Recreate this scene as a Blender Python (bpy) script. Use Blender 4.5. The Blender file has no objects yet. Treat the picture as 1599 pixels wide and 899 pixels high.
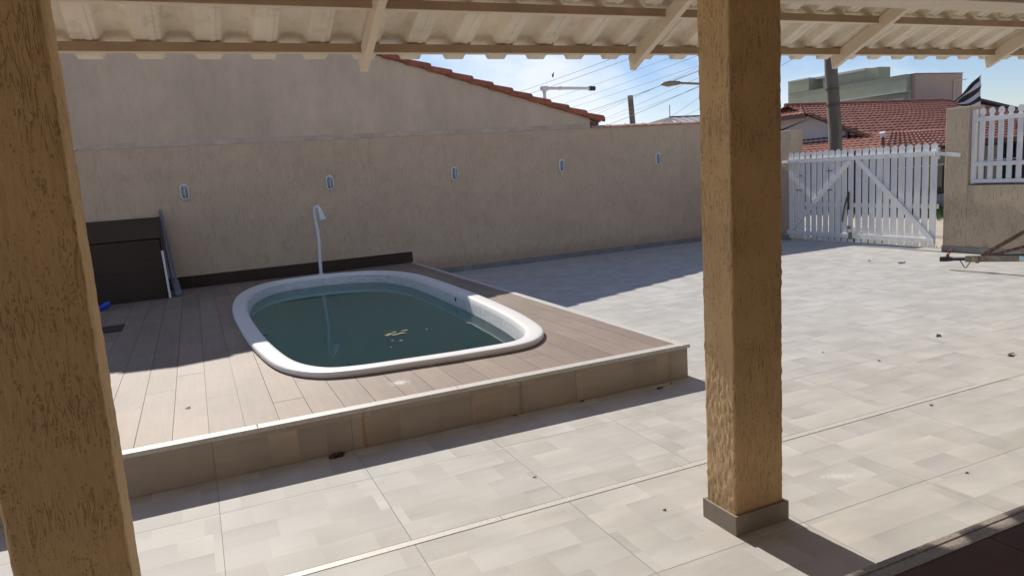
import bpy, bmesh, math, random
from mathutils import Vector, Matrix, noise
random.seed(7)
R = math.radians
sc = bpy.context.scene
C = sc.collection

# ------------------------------------------------------------------ camera
cam_d = bpy.data.cameras.new('camera'); cam = bpy.data.objects.new('camera', cam_d); C.objects.link(cam)
sc.camera = cam
yaw, pitch, roll = 0.411887, -0.160093, -0.068855
f = Vector((math.sin(yaw)*math.cos(pitch), math.cos(yaw)*math.cos(pitch), math.sin(pitch)))
rt = Vector((math.cos(yaw), -math.sin(yaw), 0)); up = rt.cross(f)
r2 = math.cos(roll)*rt + math.sin(roll)*up; u2 = -math.sin(roll)*rt + math.cos(roll)*up
cam.matrix_world = Matrix(((r2.x, u2.x, -f.x, 0), (r2.y, u2.y, -f.y, 0), (r2.z, u2.z, -f.z, 1.75), (0, 0, 0, 1)))
cam_d.sensor_width = 36; cam_d.lens = 1109.014/1599*36
cam_d.clip_start = .05; cam_d.clip_end = 3000

# ------------------------------------------------------------------ light
SUN_DIR = Vector((-.065, 1.2, 1)).normalized()
sun_d = bpy.data.lights.new('sun', 'SUN'); sun = bpy.data.objects.new('sun', sun_d); C.objects.link(sun)
sun_d.energy = 5.0; sun_d.angle = R(.5); sun_d.color = (1, .95, .87)
sun.rotation_euler = SUN_DIR.to_track_quat('Z', 'Y').to_euler()
sun.location = (0, 0, 20)
EXPOSURE = 0.0
sc.view_settings.view_transform = 'Standard'; sc.view_settings.look = 'None'
sc.view_settings.exposure = EXPOSURE; sc.view_settings.gamma = 1
sc.cycles.volume_bounces = 3; sc.cycles.max_bounces = 12; sc.cycles.diffuse_bounces = 6; sc.cycles.transparent_max_bounces = 12
w = bpy.data.worlds.new('World'); sc.world = w; w.use_nodes = True
nt = w.node_tree; nt.nodes.clear()
out = nt.nodes.new('ShaderNodeOutputWorld'); bg = nt.nodes.new('ShaderNodeBackground')
sky = nt.nodes.new('ShaderNodeTexSky'); sky.sky_type = 'NISHITA'; sky.sun_disc = False
sky.sun_elevation = math.asin(SUN_DIR.z); sky.sun_rotation = math.atan2(SUN_DIR.x, SUN_DIR.y)
sky.air_density = 1.0; sky.dust_density = .0; sky.ozone_density = 3.2
bg.inputs['Strength'].default_value = .10
# soft clouds over the sky
tc = nt.nodes.new('ShaderNodeTexCoord'); mp = nt.nodes.new('ShaderNodeMapping')
mp.inputs['Scale'].default_value = (1, 1, 3.2); mp.inputs['Location'].default_value = (1.55, .1, .05)
nz = nt.nodes.new('ShaderNodeTexNoise'); nz.inputs['Scale'].default_value = 3.1; nz.inputs['Detail'].default_value = 8
nz.inputs['Roughness'].default_value = .55; nz.inputs['Distortion'].default_value = .3
rp = nt.nodes.new('ShaderNodeValToRGB'); rp.color_ramp.elements[0].position = .50; rp.color_ramp.elements[1].position = .74
rp.color_ramp.elements[1].color = (.85, .85, .85, 1)
mx = nt.nodes.new('ShaderNodeMix'); mx.data_type = 'RGBA'
mx.inputs['B'].default_value = (9.6, 10.0, 10.6, 1)
nt.links.new(tc.outputs['Generated'], mp.inputs['Vector']); nt.links.new(mp.outputs['Vector'], nz.inputs['Vector'])
cd = Vector((.42, 1.0, .14)).normalized()
vd = nt.nodes.new('ShaderNodeVectorMath'); vd.operation = 'DISTANCE'; vd.inputs[1].default_value = cd; nt.links.new(tc.outputs['Generated'], vd.inputs[0])
vm = nt.nodes.new('ShaderNodeMapRange'); vm.inputs['From Min'].default_value = .03; vm.inputs['From Max'].default_value = .30; vm.inputs['To Min'].default_value = .25; vm.inputs['To Max'].default_value = 0
nt.links.new(vd.outputs['Value'], vm.inputs['Value'])
va_ = nt.nodes.new('ShaderNodeMath'); va_.operation = 'ADD'; nt.links.new(nz.outputs['Fac'], va_.inputs[0]); nt.links.new(vm.outputs['Result'], va_.inputs[1])
nt.links.new(va_.outputs[0], rp.inputs['Fac']); nt.links.new(rp.outputs['Color'], mx.inputs['Factor'])
tint = nt.nodes.new('ShaderNodeMix'); tint.data_type = 'RGBA'; tint.blend_type = 'MULTIPLY'; tint.inputs['Factor'].default_value = 1; tint.inputs['B'].default_value = (1.0, .98, 1.10, 1)
nt.links.new(sky.outputs['Color'], tint.inputs['A']); nt.links.new(tint.outputs['Result'], mx.inputs['A']); nt.links.new(mx.outputs['Result'], bg.inputs['Color'])
nt.links.new(bg.outputs['Background'], out.inputs['Surface'])

# ------------------------------------------------------------------ helpers
class MB:
    def __init__(s): s.v = []; s.f = []; s.sm = []
    def add(s, vs, fs, smooth=False):
        n = len(s.v); s.v += [tuple(v) for v in vs]
        s.f += [tuple(i+n for i in q) for q in fs]; s.sm += [smooth]*len(fs); return s
    def box(s, x0, x1, y0, y1, z0, z1):
        return s.add([(x, y, z) for z in (z0, z1) for x, y in ((x0, y0), (x1, y0), (x1, y1), (x0, y1))],
                     [(3, 2, 1, 0), (4, 5, 6, 7), (0, 1, 5, 4), (1, 2, 6, 5), (2, 3, 7, 6), (3, 0, 4, 7)])
    def bbox(s, x0, x1, y0, y1, z0, z1, b=.003):
        """box with a chamfer round its top (for pieces that lie flat)"""
        v = [(x, y, z0) for x, y in ((x0, y0), (x1, y0), (x1, y1), (x0, y1))]
        v += [(x, y, z1-b) for x, y in ((x0, y0), (x1, y0), (x1, y1), (x0, y1))]
        v += [(x, y, z1) for x, y in ((x0+b, y0+b), (x1-b, y0+b), (x1-b, y1-b), (x0+b, y1-b))]
        fs = [(4+i, 4+(i+1) % 4, 8+(i+1) % 4, 8+i) for i in range(4)] + [(i, (i+1) % 4, 4+(i+1) % 4, 4+i) for i in range(4)]
        return s.add(v, fs+[(8, 9, 10, 11), (3, 2, 1, 0)])
    def prism(s, poly, axis, a, b):
        """poly = 2-D points; axis = the extruded axis index"""
        n = len(poly)
        def P(p, t):
            q = [0, 0, 0]; k = [i for i in range(3) if i != axis]; q[k[0]] = p[0]; q[k[1]] = p[1]; q[axis] = t; return tuple(q)
        vs = [P(p, a) for p in poly]+[P(p, b) for p in poly]
        return s.add(vs, [(i, (i+1) % n, n+(i+1) % n, n+i) for i in range(n)]+[tuple(range(n))[::-1], tuple(range(n, 2*n))])
    def tube(s, pts, r, n=10, cap=True, smooth=True):
        pts = [Vector(p) for p in pts]; rr = r if isinstance(r, (list, tuple)) else [r]*len(pts)
        vs = []; ref = None
        for i, p in enumerate(pts):
            d = (pts[min(i+1, len(pts)-1)]-pts[max(i-1, 0)]).normalized()
            if ref is None: ref = Vector((0, 0, 1)) if abs(d.z) < .9 else Vector((1, 0, 0))
            a = d.cross(ref).normalized(); b = d.cross(a).normalized(); ref = b.cross(d).normalized() if abs(b.cross(d).length) > .1 else ref
            ref = a.cross(d).normalized()
            for k in range(n):
                t = 2*math.pi*k/n; vs.append(p+rr[i]*(math.cos(t)*a+math.sin(t)*ref))
        m = len(pts)
        fs = [(i*n+k, i*n+(k+1) % n, (i+1)*n+(k+1) % n, (i+1)*n+k) for i in range(m-1) for k in range(n)]
        s.add(vs, fs, smooth)
        if cap: s.add([vs[k] for k in range(n)], [tuple(range(n))]); s.add([vs[(m-1)*n+k] for k in range(n)], [tuple(range(n))[::-1]])
        return s
    def bar(s, a, b, wd, ht, up=(0, 0, 1)):
        a = Vector(a); b = Vector(b); d = (b-a).normalized(); u = Vector(up); x = d.cross(u).normalized(); u = x.cross(d).normalized()
        vs = []
        for p in (a, b):
            for i, j in ((-1, -1), (1, -1), (1, 1), (-1, 1)): vs.append(p+x*wd/2*i+u*ht/2*j)
        return s.add(vs, [(3, 2, 1, 0), (4, 5, 6, 7), (0, 1, 5, 4), (1, 2, 6, 5), (2, 3, 7, 6), (3, 0, 4, 7)])
    def mesh(s, name):
        me = bpy.data.meshes.new(name); me.from_pydata(s.v, [], s.f)
        bm = bmesh.new(); bm.from_mesh(me); bmesh.ops.recalc_face_normals(bm, faces=bm.faces); bm.to_mesh(me); bm.free()
        if len(s.sm) == len(me.polygons): me.polygons.foreach_set('use_smooth', s.sm)
        return me
    def build(s, name, m, parent=None, bevel=0, loc=None):
        o = bpy.data.objects.new(name, s.mesh(name)); C.objects.link(o)
        if m: o.data.materials.append(m)
        if parent: o.parent = parent
        if loc: o.location = loc
        if bevel:
            b = o.modifiers.new('bevel', 'BEVEL'); b.width = bevel; b.segments = 2; b.limit_method = 'ANGLE'
        return o

def tag(o, label=None, cat=None, group=None, kind=None):
    if label: o['label'] = label
    if cat: o['category'] = cat
    if group: o['group'] = group
    if kind: o['kind'] = kind
    return o
def empty(name, loc=(0, 0, 0), label=None, cat=None, group=None):
    o = bpy.data.objects.new(name, None); C.objects.link(o); o.location = loc; o.empty_display_size = .2
    return tag(o, label, cat, group)
def inst(src, parent, loc, name=None, rot=None, scale=None):
    o = src.copy(); C.objects.link(o); o.parent = parent; o.location = loc
    if rot: o.rotation_euler = rot
    if scale: o.scale = scale
    if name: o.name = name
    return o

def nodes(m):
    nt = m.node_tree
    def N(t, **k):
        n = nt.nodes.new('ShaderNode'+t)
        for a, b in k.items():
            if a.startswith('i_'): n.inputs[a[2:].replace('_', ' ')].default_value = b
            else: setattr(n, a, b)
        return n
    return nt, N, nt.links.new
def col(c): return (c[0], c[1], c[2], 1)
def mat(name, c, rough=.6, spec=.5, metal=0, var=.12, vs=3.0, stretch=(1, 1, 1), bump=0, bs=60.0, bdist=.002, bstretch=None, c2=None, dirt=0, dirt_c=(.08, .06, .045), groove=False, hue=0):
    m = bpy.data.materials.new(name); m.use_nodes = True; nt, N, L = nodes(m)
    b = nt.nodes['Principled BSDF']; b.inputs['Roughness'].default_value = rough; b.inputs['Metallic'].default_value = metal
    b.inputs['Specular IOR Level'].default_value = spec
    tc = N('TexCoord'); geo = N('NewGeometry')
    mp = N('Mapping'); mp.inputs['Scale'].default_value = stretch; L(geo.outputs['Position'], mp.inputs['Vector'])
    n1 = N('TexNoise', i_Scale=vs, i_Detail=6.0, i_Roughness=.6); L(mp.outputs['Vector'], n1.inputs['Vector'])
    mr = N('MapRange'); mr.inputs['From Min'].default_value = .3; mr.inputs['From Max'].default_value = .7
    mr.inputs['To Min'].default_value = 1-var; mr.inputs['To Max'].default_value = 1+var
    L(n1.outputs['Fac'], mr.inputs['Value'])
    mul = N('Mix', data_type='RGBA', blend_type='MULTIPLY'); mul.inputs['Factor'].default_value = 1
    if c2:
        mm = N('Mix', data_type='RGBA'); mm.inputs['A'].default_value = col(c); mm.inputs['B'].default_value = col(c2)
        n3 = N('TexNoise', i_Scale=vs*1.9, i_Detail=4.0); L(mp.outputs['Vector'], n3.inputs['Vector'])
        r3 = N('MapRange'); r3.inputs['From Min'].default_value = .42; r3.inputs['From Max'].default_value = .62; L(n3.outputs['Fac'], r3.inputs['Value'])
        L(r3.outputs['Result'], mm.inputs['Factor']); L(mm.outputs['Result'], mul.inputs['A'])
    else: mul.inputs['A'].default_value = col(c)
    L(mr.outputs['Result'], mul.inputs['B'])
    last = mul.outputs['Result']
    if hue:
        oi = N('ObjectInfo'); mr2 = N('MapRange'); mr2.inputs['To Min'].default_value = 1-hue; mr2.inputs['To Max'].default_value = 1+hue
        L(oi.outputs['Random'], mr2.inputs['Value']); m2 = N('Mix', data_type='RGBA', blend_type='MULTIPLY'); m2.inputs['Factor'].default_value = 1
        L(last, m2.inputs['A']); L(mr2.outputs['Result'], m2.inputs['B']); last = m2.outputs['Result']
    bumpin = None
    if bump:
        mb = N('Mapping'); mb.inputs['Scale'].default_value = bstretch or (1, 1, 1); L(geo.outputs['Position'], mb.inputs['Vector'])
        n2 = N('TexNoise', i_Scale=bs, i_Detail=5.0, i_Roughness=.6); L(mb.outputs['Vector'], n2.inputs['Vector'])
        h = n2.outputs['Fac']
        if groove:
            # scratched render: thin broken worm-like strokes running down, denser in some patches than in others
            n4 = N('TexNoise', i_Scale=bs*.42, i_Detail=1.5, i_Distortion=.9); L(mb.outputs['Vector'], n4.inputs['Vector'])
            ab = N('Math', operation='SUBTRACT'); ab.inputs[1].default_value = .5; L(n4.outputs['Fac'], ab.inputs[0])
            ab2 = N('Math', operation='ABSOLUTE'); L(ab.outputs[0], ab2.inputs[0])
            r4 = N('MapRange'); r4.inputs['From Min'].default_value = .012; r4.inputs['From Max'].default_value = .045; L(ab2.outputs[0], r4.inputs['Value'])
            n6 = N('TexNoise', i_Scale=bs*.5, i_Detail=3.0); L(geo.outputs['Position'], n6.inputs['Vector'])
            n7 = N('TexNoise', i_Scale=5.0, i_Detail=3.0); L(geo.outputs['Position'], n7.inputs['Vector'])
            sm = N('Math', operation='ADD'); L(n6.outputs['Fac'], sm.inputs[0]); L(n7.outputs['Fac'], sm.inputs[1])
            r6 = N('MapRange'); r6.inputs['From Min'].default_value = .95; r6.inputs['From Max'].default_value = 1.07; r6.inputs['To Min'].default_value = 1; r6.inputs['To Max'].default_value = 0; L(sm.outputs[0], r6.inputs['Value'])
            mxx = N('Math', operation='MAXIMUM'); L(r4.outputs['Result'], mxx.inputs[0]); L(r6.outputs['Result'], mxx.inputs[1]); r4o = mxx.outputs[0]
            ad = N('Math', operation='MULTIPLY_ADD'); ad.inputs[1].default_value = .8; L(n2.outputs['Fac'], ad.inputs[0]); L(r4o, ad.inputs[2])
            h = ad.outputs[0]
            if dirt:
                md = N('Mix', data_type='RGBA', blend_type='MIX'); iv = N('Math', operation='MULTIPLY_ADD'); iv.inputs[1].default_value = -dirt; iv.inputs[2].default_value = dirt
                L(r4o, iv.inputs[0]); L(iv.outputs[0], md.inputs['Factor']); L(last, md.inputs['A']); md.inputs['B'].default_value = col(dirt_c); last = md.outputs['Result']
        bp = N('Bump'); bp.inputs['Strength'].default_value = bump; bp.inputs['Distance'].default_value = bdist
        L(h, bp.inputs['Height']); L(bp.outputs['Normal'], b.inputs['Normal'])
    elif dirt:
        pass
    if dirt and not groove:
        n5 = N('TexNoise', i_Scale=vs*2.7, i_Detail=8.0, i_Roughness=.7); L(mp.outputs['Vector'], n5.inputs['Vector'])
        r5 = N('MapRange'); r5.inputs['From Min'].default_value = .52; r5.inputs['From Max'].default_value = .75; r5.inputs['To Max'].default_value = dirt
        L(n5.outputs['Fac'], r5.inputs['Value']); md = N('Mix', data_type='RGBA'); L(r5.outputs['Result'], md.inputs['Factor']); L(last, md.inputs['A']); md.inputs['B'].default_value = col(dirt_c); last = md.outputs['Result']
    L(last, b.inputs['Base Color'])
    return m

def stone_tile(name, base, tone=.16, warm=.25, plane='xy', rough=.62, pat=.21338):
    """porcelain tile printed with irregular slabs of slightly different greys"""
    m = bpy.data.materials.new(name); m.use_nodes = True; nt, N, L = nodes(m); b = nt.nodes['Principled BSDF']
    geo = N('NewGeometry'); oi = N('ObjectInfo'); sep = N('SeparateXYZ'); L(geo.outputs['Position'], sep.inputs[0])
    X = sep.outputs['X']; Y = sep.outputs['Y' if plane == 'xy' else 'Z']
    def M(op, a, b_=None, c_=None):
        n = N('Math', operation=op)
        for i, q in enumerate((a, b_, c_)):
            if q is None: continue
            if hasattr(q, 'is_linked'): L(q, n.inputs[i])
            else: n.inputs[i].default_value = q
        return n.outputs[0]
    row = M('FLOOR', M('DIVIDE', M('ADD', Y, 50-.0725), pat))
    wn = N('TexWhiteNoise', noise_dimensions='2D'); cb = N('CombineXYZ'); L(row, cb.inputs[0]); L(oi.outputs['Random'], cb.inputs[1]); L(cb.outputs[0], wn.inputs['Vector'])
    wd = M('MULTIPLY_ADD', wn.outputs['Value'], .12, .17)
    cx_ = M('DIVIDE', M('ADD', X, M('MULTIPLY_ADD', wn.outputs['Value'], 3.1, 50)), wd); cell = M('FLOOR', cx_)
    fx_ = M('FRACT', cx_); fy_ = M('FRACT', M('DIVIDE', M('ADD', Y, 50-.0725), pat))
    cb2 = N('CombineXYZ'); L(row, cb2.inputs[0]); L(cell, cb2.inputs[1]); L(oi.outputs['Random'], cb2.inputs[2])
    w2 = N('TexWhiteNoise', noise_dimensions='3D'); L(cb2.outputs[0], w2.inputs['Vector'])
    s2 = N('SeparateColor'); L(w2.outputs['Color'], s2.inputs[0])
    tv = M('MULTIPLY_ADD', s2.outputs[0], tone*1.1, 1-tone*.75)
    # streaks inside a slab, sheared by slab so neighbours do not match
    mp = N('Mapping'); mp.inputs['Scale'].default_value = (1.6, 7, 7); L(geo.outputs['Position'], mp.inputs['Vector'])
    off = N('VectorMath', operation='MULTIPLY_ADD'); L(w2.outputs['Color'], off.inputs[0]); off.inputs[1].default_value = (9, 9, 9); L(mp.outputs[0], off.inputs[2])
    n1 = N('TexNoise', i_Scale=1.1, i_Detail=7.0, i_Roughness=.62, i_Distortion=.5); L(off.outputs[0], n1.inputs['Vector'])
    sv = M('MULTIPLY_ADD', n1.outputs['Fac'], .42, .79)
    n2 = N('TexNoise', i_Scale=.55, i_Detail=5.0); L(geo.outputs['Position'], n2.inputs['Vector'])   # wear over many tiles
    wv = M('MULTIPLY_ADD', n2.outputs['Fac'], .16, .92)
    ga = M('MULTIPLY', M('SUBTRACT', fx_, .5), M('MULTIPLY', M('SUBTRACT', s2.outputs[2], .5), .26))
    gb_ = M('MULTIPLY', M('SUBTRACT', M('POWER', fy_, 3.0), .3), M('MULTIPLY', M('SUBTRACT', s2.outputs[1], .62), .26))
    v = M('MULTIPLY', M('MULTIPLY', tv, M('ADD', M('ADD', sv, ga), gb_)), wv)
    mc = N('Mix', data_type='RGBA'); mc.inputs['A'].default_value = col(base)
    mc.inputs['B'].default_value = col((base[0]*1.10, base[1]*.99, base[2]*.84))
    wf = M('MULTIPLY', M('POWER', s2.outputs[1], 2.2), warm*2); L(wf, mc.inputs['Factor'])
    mu = N('Mix', data_type='RGBA', blend_type='MULTIPLY'); mu.inputs['Factor'].default_value = 1
    L(mc.outputs['Result'], mu.inputs['A']); L(v, mu.inputs['B'])
    # faint ochre stains
    n3 = N('TexNoise', i_Scale=1.7, i_Detail=6.0, i_Roughness=.65); L(geo.outputs['Position'], n3.inputs['Vector'])
    r3 = N('MapRange'); r3.inputs['From Min'].default_value = .62; r3.inputs['From Max'].default_value = .8; r3.inputs['To Max'].default_value = .35; L(n3.outputs['Fac'], r3.inputs['Value'])
    ms = N('Mix', data_type='RGBA', blend_type='MULTIPLY'); L(r3.outputs['Result'], ms.inputs['Factor']); L(mu.outputs['Result'], ms.inputs['A']); ms.inputs['B'].default_value = (.92, .74, .5, 1)
    L(ms.outputs['Result'], b.inputs['Base Color'])
    L(M('MULTIPLY_ADD', n1.outputs['Fac'], .25, rough-.1), b.inputs['Roughness']); b.inputs['Specular IOR Level'].default_value = .2
    n4 = N('TexNoise', i_Scale=35.0, i_Detail=4.0); L(geo.outputs['Position'], n4.inputs['Vector'])
    bp = N('Bump'); bp.inputs['Strength'].default_value = .25; bp.inputs['Distance'].default_value = .001; L(n4.outputs['Fac'], bp.inputs['Height']); L(bp.outputs[0], b.inputs['Normal'])
    return m

def splash_glint(m, cx, cy, rx, ry, ang, strength, scale):
    nt, N, L = nodes(m); b = nt.nodes['Principled BSDF']; src = b.inputs['Base Color'].links[0].from_socket
    geo = N('NewGeometry'); mp = N('Mapping', vector_type='TEXTURE'); mp.inputs['Location'].default_value = (cx, cy, 0); mp.inputs['Rotation'].default_value = (0, 0, ang); mp.inputs['Scale'].default_value = (rx, ry, 1)
    L(geo.outputs['Position'], mp.inputs['Vector']); s = N('SeparateXYZ'); L(mp.outputs[0], s.inputs[0]); c = N('CombineXYZ'); L(s.outputs[0], c.inputs[0]); L(s.outputs[1], c.inputs[1])
    ln = N('VectorMath', operation='LENGTH'); L(c.outputs[0], ln.inputs[0])
    fo = N('MapRange'); fo.inputs['From Min'].default_value = 1; fo.inputs['From Max'].default_value = 0; L(ln.outputs['Value'], fo.inputs['Value'])
    n = N('TexNoise', i_Scale=scale, i_Detail=6.0, i_Roughness=.7); L(geo.outputs['Position'], n.inputs['Vector'])
    ad = N('Math', operation='MULTIPLY_ADD'); L(fo.outputs[0], ad.inputs[0]); ad.inputs[1].default_value = .42; L(n.outputs['Fac'], ad.inputs[2])
    th = N('MapRange'); th.inputs['From Min'].default_value = .72; th.inputs['From Max'].default_value = .86; th.inputs['To Max'].default_value = strength; L(ad.outputs[0], th.inputs['Value'])
    g = N('Math', operation='GREATER_THAN'); L(fo.outputs[0], g.inputs[0]); g.inputs[1].default_value = .01
    mu = N('Math', operation='MULTIPLY'); L(th.outputs[0], mu.inputs[0]); L(g.outputs[0], mu.inputs[1])
    mx_ = N('Mix', data_type='RGBA'); L(mu.outputs[0], mx_.inputs['Factor']); L(src, mx_.inputs['A']); mx_.inputs['B'].default_value = (.72, .71, .69, 1); L(mx_.outputs['Result'], b.inputs['Base Color'])
def wood_tile(name, base, axis='y', rough=.55, hue=.09):
    m = bpy.data.materials.new(name); m.use_nodes = True; nt, N, L = nodes(m); b = nt.nodes['Principled BSDF']
    geo = N('NewGeometry'); oi = N('ObjectInfo')
    off = N('VectorMath', operation='MULTIPLY_ADD'); L(oi.outputs['Random'], off.inputs[0]); off.inputs[1].default_value = (11, 7, 5); L(geo.outputs['Position'], off.inputs[2])
    mp = N('Mapping'); mp.inputs['Scale'].default_value = {'y': (14, 1.1, 14), 'x': (1.1, 14, 14)}[axis]; L(off.outputs[0], mp.inputs['Vector'])
    n = N('TexNoise', i_Scale=1.6, i_Detail=8.0, i_Roughness=.65, i_Distortion=.8); L(mp.outputs[0], n.inputs['Vector'])
    cr = N('ValToRGB'); e = cr.color_ramp.elements
    e[0].position = .3; e[0].color = col([q*.88 for q in base]); e[1].position = .7; e[1].color = col([q*1.09 for q in base])
    L(n.outputs['Fac'], cr.inputs['Fac'])
    mr = N('MapRange'); mr.inputs['To Min'].default_value = 1-hue; mr.inputs['To Max'].default_value = 1+hue; L(oi.outputs['Random'], mr.inputs['Value'])
    mu = N('Mix', data_type='RGBA', blend_type='MULTIPLY'); mu.inputs['Factor'].default_value = 1; L(cr.outputs['Color'], mu.inputs['A']); L(mr.outputs[0], mu.inputs['B'])
    n2 = N('TexNoise', i_Scale=1.3, i_Detail=7.0, i_Roughness=.65); L(geo.outputs['Position'], n2.inputs['Vector'])
    r2_ = N('MapRange'); r2_.inputs['From Min'].default_value = .35; r2_.inputs['From Max'].default_value = .7; r2_.inputs['To Min'].default_value = .9; r2_.inputs['To Max'].default_value = 1.12
    L(n2.outputs['Fac'], r2_.inputs['Value'])
    m2 = N('Mix', data_type='RGBA', blend_type='MULTIPLY'); m2.inputs['Factor'].default_value = 1; L(mu.outputs['Result'], m2.inputs['A']); L(r2_.outputs[0], m2.inputs['B'])
    L(m2.outputs['Result'], b.inputs['Base Color']); b.inputs['Roughness'].default_value = rough; b.inputs['Specular IOR Level'].default_value = .25
    bp = N('Bump'); bp.inputs['Strength'].default_value = .3; bp.inputs['Distance'].default_value = .001; L(n.outputs['Fac'], bp.inputs['Height']); L(bp.outputs[0], b.inputs['Normal'])
    return m

# ------------------------------------------------------------------ materials
M_floor = stone_tile('grey stone tile', (.485, .465, .43), tone=.14, warm=.08)
M_riser = stone_tile('grey stone tile upright', (.41, .35, .285), plane='xz')
M_skirt = stone_tile('grey tile skirting', (.27, .265, .26), plane='xz', rough=.45)
M_deck = wood_tile('wood look deck tile', (.285, .215, .165))
def runs(m, x0, width, c, axis='X', top=None, h=.12, amount=.6):
    nt, N, L = nodes(m); b = nt.nodes['Principled BSDF']; src = b.inputs['Base Color'].links[0].from_socket
    geo = N('NewGeometry'); s = N('SeparateXYZ'); L(geo.outputs['Position'], s.inputs[0])
    n = N('TexNoise', i_Scale=14.0, i_Detail=4.0); L(geo.outputs['Position'], n.inputs['Vector'])
    if axis == 'X':
        wb = N('Math', operation='MULTIPLY_ADD'); L(n.outputs['Fac'], wb.inputs[0]); wb.inputs[1].default_value = .05; L(s.outputs['X'], wb.inputs[2])
        d = N('Math', operation='SUBTRACT'); L(wb.outputs[0], d.inputs[0]); d.inputs[1].default_value = x0+.025; a = N('Math', operation='ABSOLUTE'); L(d.outputs[0], a.inputs[0])
        q = N('MapRange'); q.inputs['From Min'].default_value = width; q.inputs['From Max'].default_value = 0; q.inputs['To Max'].default_value = amount; L(a.outputs[0], q.inputs['Value'])
    else:
        ad = N('Math', operation='MULTIPLY_ADD'); L(n.outputs['Fac'], ad.inputs[0]); ad.inputs[1].default_value = -h*1.6; L(s.outputs['Z'], ad.inputs[2])
        q = N('MapRange'); q.inputs['From Min'].default_value = x0+h*.3; q.inputs['From Max'].default_value = x0-h*.6; q.inputs['To Max'].default_value = amount; L(ad.outputs[0], q.inputs['Value'])
    mx_ = N('Mix', data_type='RGBA', blend_type='MULTIPLY'); L(q.outputs[0], mx_.inputs['Factor']); L(src, mx_.inputs['A']); mx_.inputs['B'].default_value = col(c); L(mx_.outputs['Result'], b.inputs['Base Color'])
runs(M_riser, .865, .016, (.85, .5, .2), amount=.75)
runs(M_riser, 2.02, .02, (.6, .5, .42), amount=.6)
splash_glint(M_floor, 3.02, 2.66, .22, .09, -.5, .5, 60)
splash_glint(M_deck, 1.24, 5.02, .14, .14, 0, .65, 40)  # water stain on the deck, its wet glints painted as pale colour
M_dark = wood_tile('dark wood look tile', (.058, .036, .026), axis='x', rough=.5)
M_porch = mat('brown porch tile', (.10, .05, .032), rough=.6, spec=.25, var=.2, vs=6)
M_granite = mat('white speckled granite', (.56, .53, .48), rough=.5, var=.22, vs=90, c2=(.5, .47, .42), bump=.15, bs=200)
M_granite_b = mat('grey granite nosing', (.34, .29, .24), rough=.45, var=.25, vs=70, c2=(.22, .19, .16))
M_grout = mat('grey grout', (.40, .37, .33), rough=.9)
M_conc = mat('raw concrete', (.30, .28, .25), rough=.9, var=.2, vs=5, bump=.4, bs=50)
M_wall = mat('beige scratched render', (.60, .455, .32), rough=.9, var=.08, vs=.8, bump=.8, bs=75, bdist=.005, bstretch=(1, 1, .13), groove=True, dirt=.10, dirt_c=(.17, .125, .09))
M_gable = mat('old beige render', (.60, .465, .345), rough=.9, var=.13, vs=1.4, stretch=(1, 1, .5), bump=.6, bs=60, bdist=.005, bstretch=(1, 1, .16), groove=True, dirt=.1, dirt_c=(.18, .14, .11))
M_front = mat('beige scratched render sunlit wall', (.50, .40, .285), rough=.9, var=.08, vs=1.5, bump=.9, bs=60, bdist=.006, bstretch=(1, 1, .16), groove=True, dirt=.25, dirt_c=(.28, .215, .14))
M_col = mat('ochre scratched render', (.66, .455, .24), rough=.88, var=.09, vs=4, bump=.7, bs=170, bdist=.003, bstretch=(1, 1, .12), groove=True, dirt=.5, dirt_c=(.22, .12, .05))
M_cream = mat('cream painted wood', (.80, .69, .55), rough=.5, var=.05, vs=4, stretch=(1, 1, 1), dirt=.12, dirt_c=(.3, .2, .12))
M_purlin_shade = mat('purlin shade brown', (.42, .31, .205), rough=.6, var=.12, vs=5)  # shade of the purlin fronts put into the colour
M_rtile = mat('cream glazed roof tile', (.84, .77, .65), rough=.5, var=.09, vs=2.5, bump=.25, bs=90, bdist=.002, dirt=.5, dirt_c=(.34, .27, .18), hue=.05)
M_pool = mat('white fibreglass', (.86, .83, .78), rough=.35, var=.02, vs=2, dirt=.05, dirt_c=(.5, .45, .36))
M_white = mat('white plastic', (.74, .76, .8), rough=.35, var=.03)
M_gate = mat('white painted timber', (.80, .80, .79), rough=.42, var=.08, vs=7, stretch=(1, 1, .25), dirt=.32, dirt_c=(.42, .40, .37), bump=.2, bs=60, bstretch=(1, 1, .1))
M_glass = mat('bulkhead glass', (.22, .25, .30), rough=.12, spec=.8, var=.2, vs=30, bump=.4, bs=80)
M_alu = mat('dull aluminium', (.20, .20, .215), rough=.5, metal=.2, var=.1, vs=10)
M_rust = mat('rusty dark steel', (.095, .06, .045), rough=.6, metal=.3, var=.35, vs=14, c2=(.2, .12, .08))
M_galv = mat('worn galvanised steel', (.27, .25, .21), rough=.5, metal=.4, var=.2, vs=9, c2=(.24, .17, .1))
M_black = mat('black iron', (.02, .02, .025), rough=.5)
M_red = mat('red painted metal', (.30, .05, .06), rough=.5)
M_blue = mat('blue plastic', (.015, .07, .5), rough=.35)
M_terra = mat('terracotta tile', (.40, .125, .065), rough=.8, var=.25, vs=9, c2=(.28, .10, .06), dirt=.5, dirt_c=(.09, .07, .06), hue=.15, bump=.3, bs=50)
M_terra2 = mat('weathered terracotta roof', (.33, .125, .085), rough=.85, var=.25, vs=2.5, c2=(.23, .095, .07), dirt=.35, dirt_c=(.14, .08, .06))
M_cope = mat('salmon coping tile', (.46, .27, .20), rough=.8, var=.2, vs=7, dirt=.4, dirt_c=(.2, .14, .1), hue=.12)
M_green = mat('pale green render', (.34, .36, .265), rough=.9, var=.1, vs=.8, dirt=.2, dirt_c=(.18, .2, .14))
M_pink = mat('brownish pink render', (.50, .36, .29), rough=.9, var=.06, vs=.7)
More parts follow.
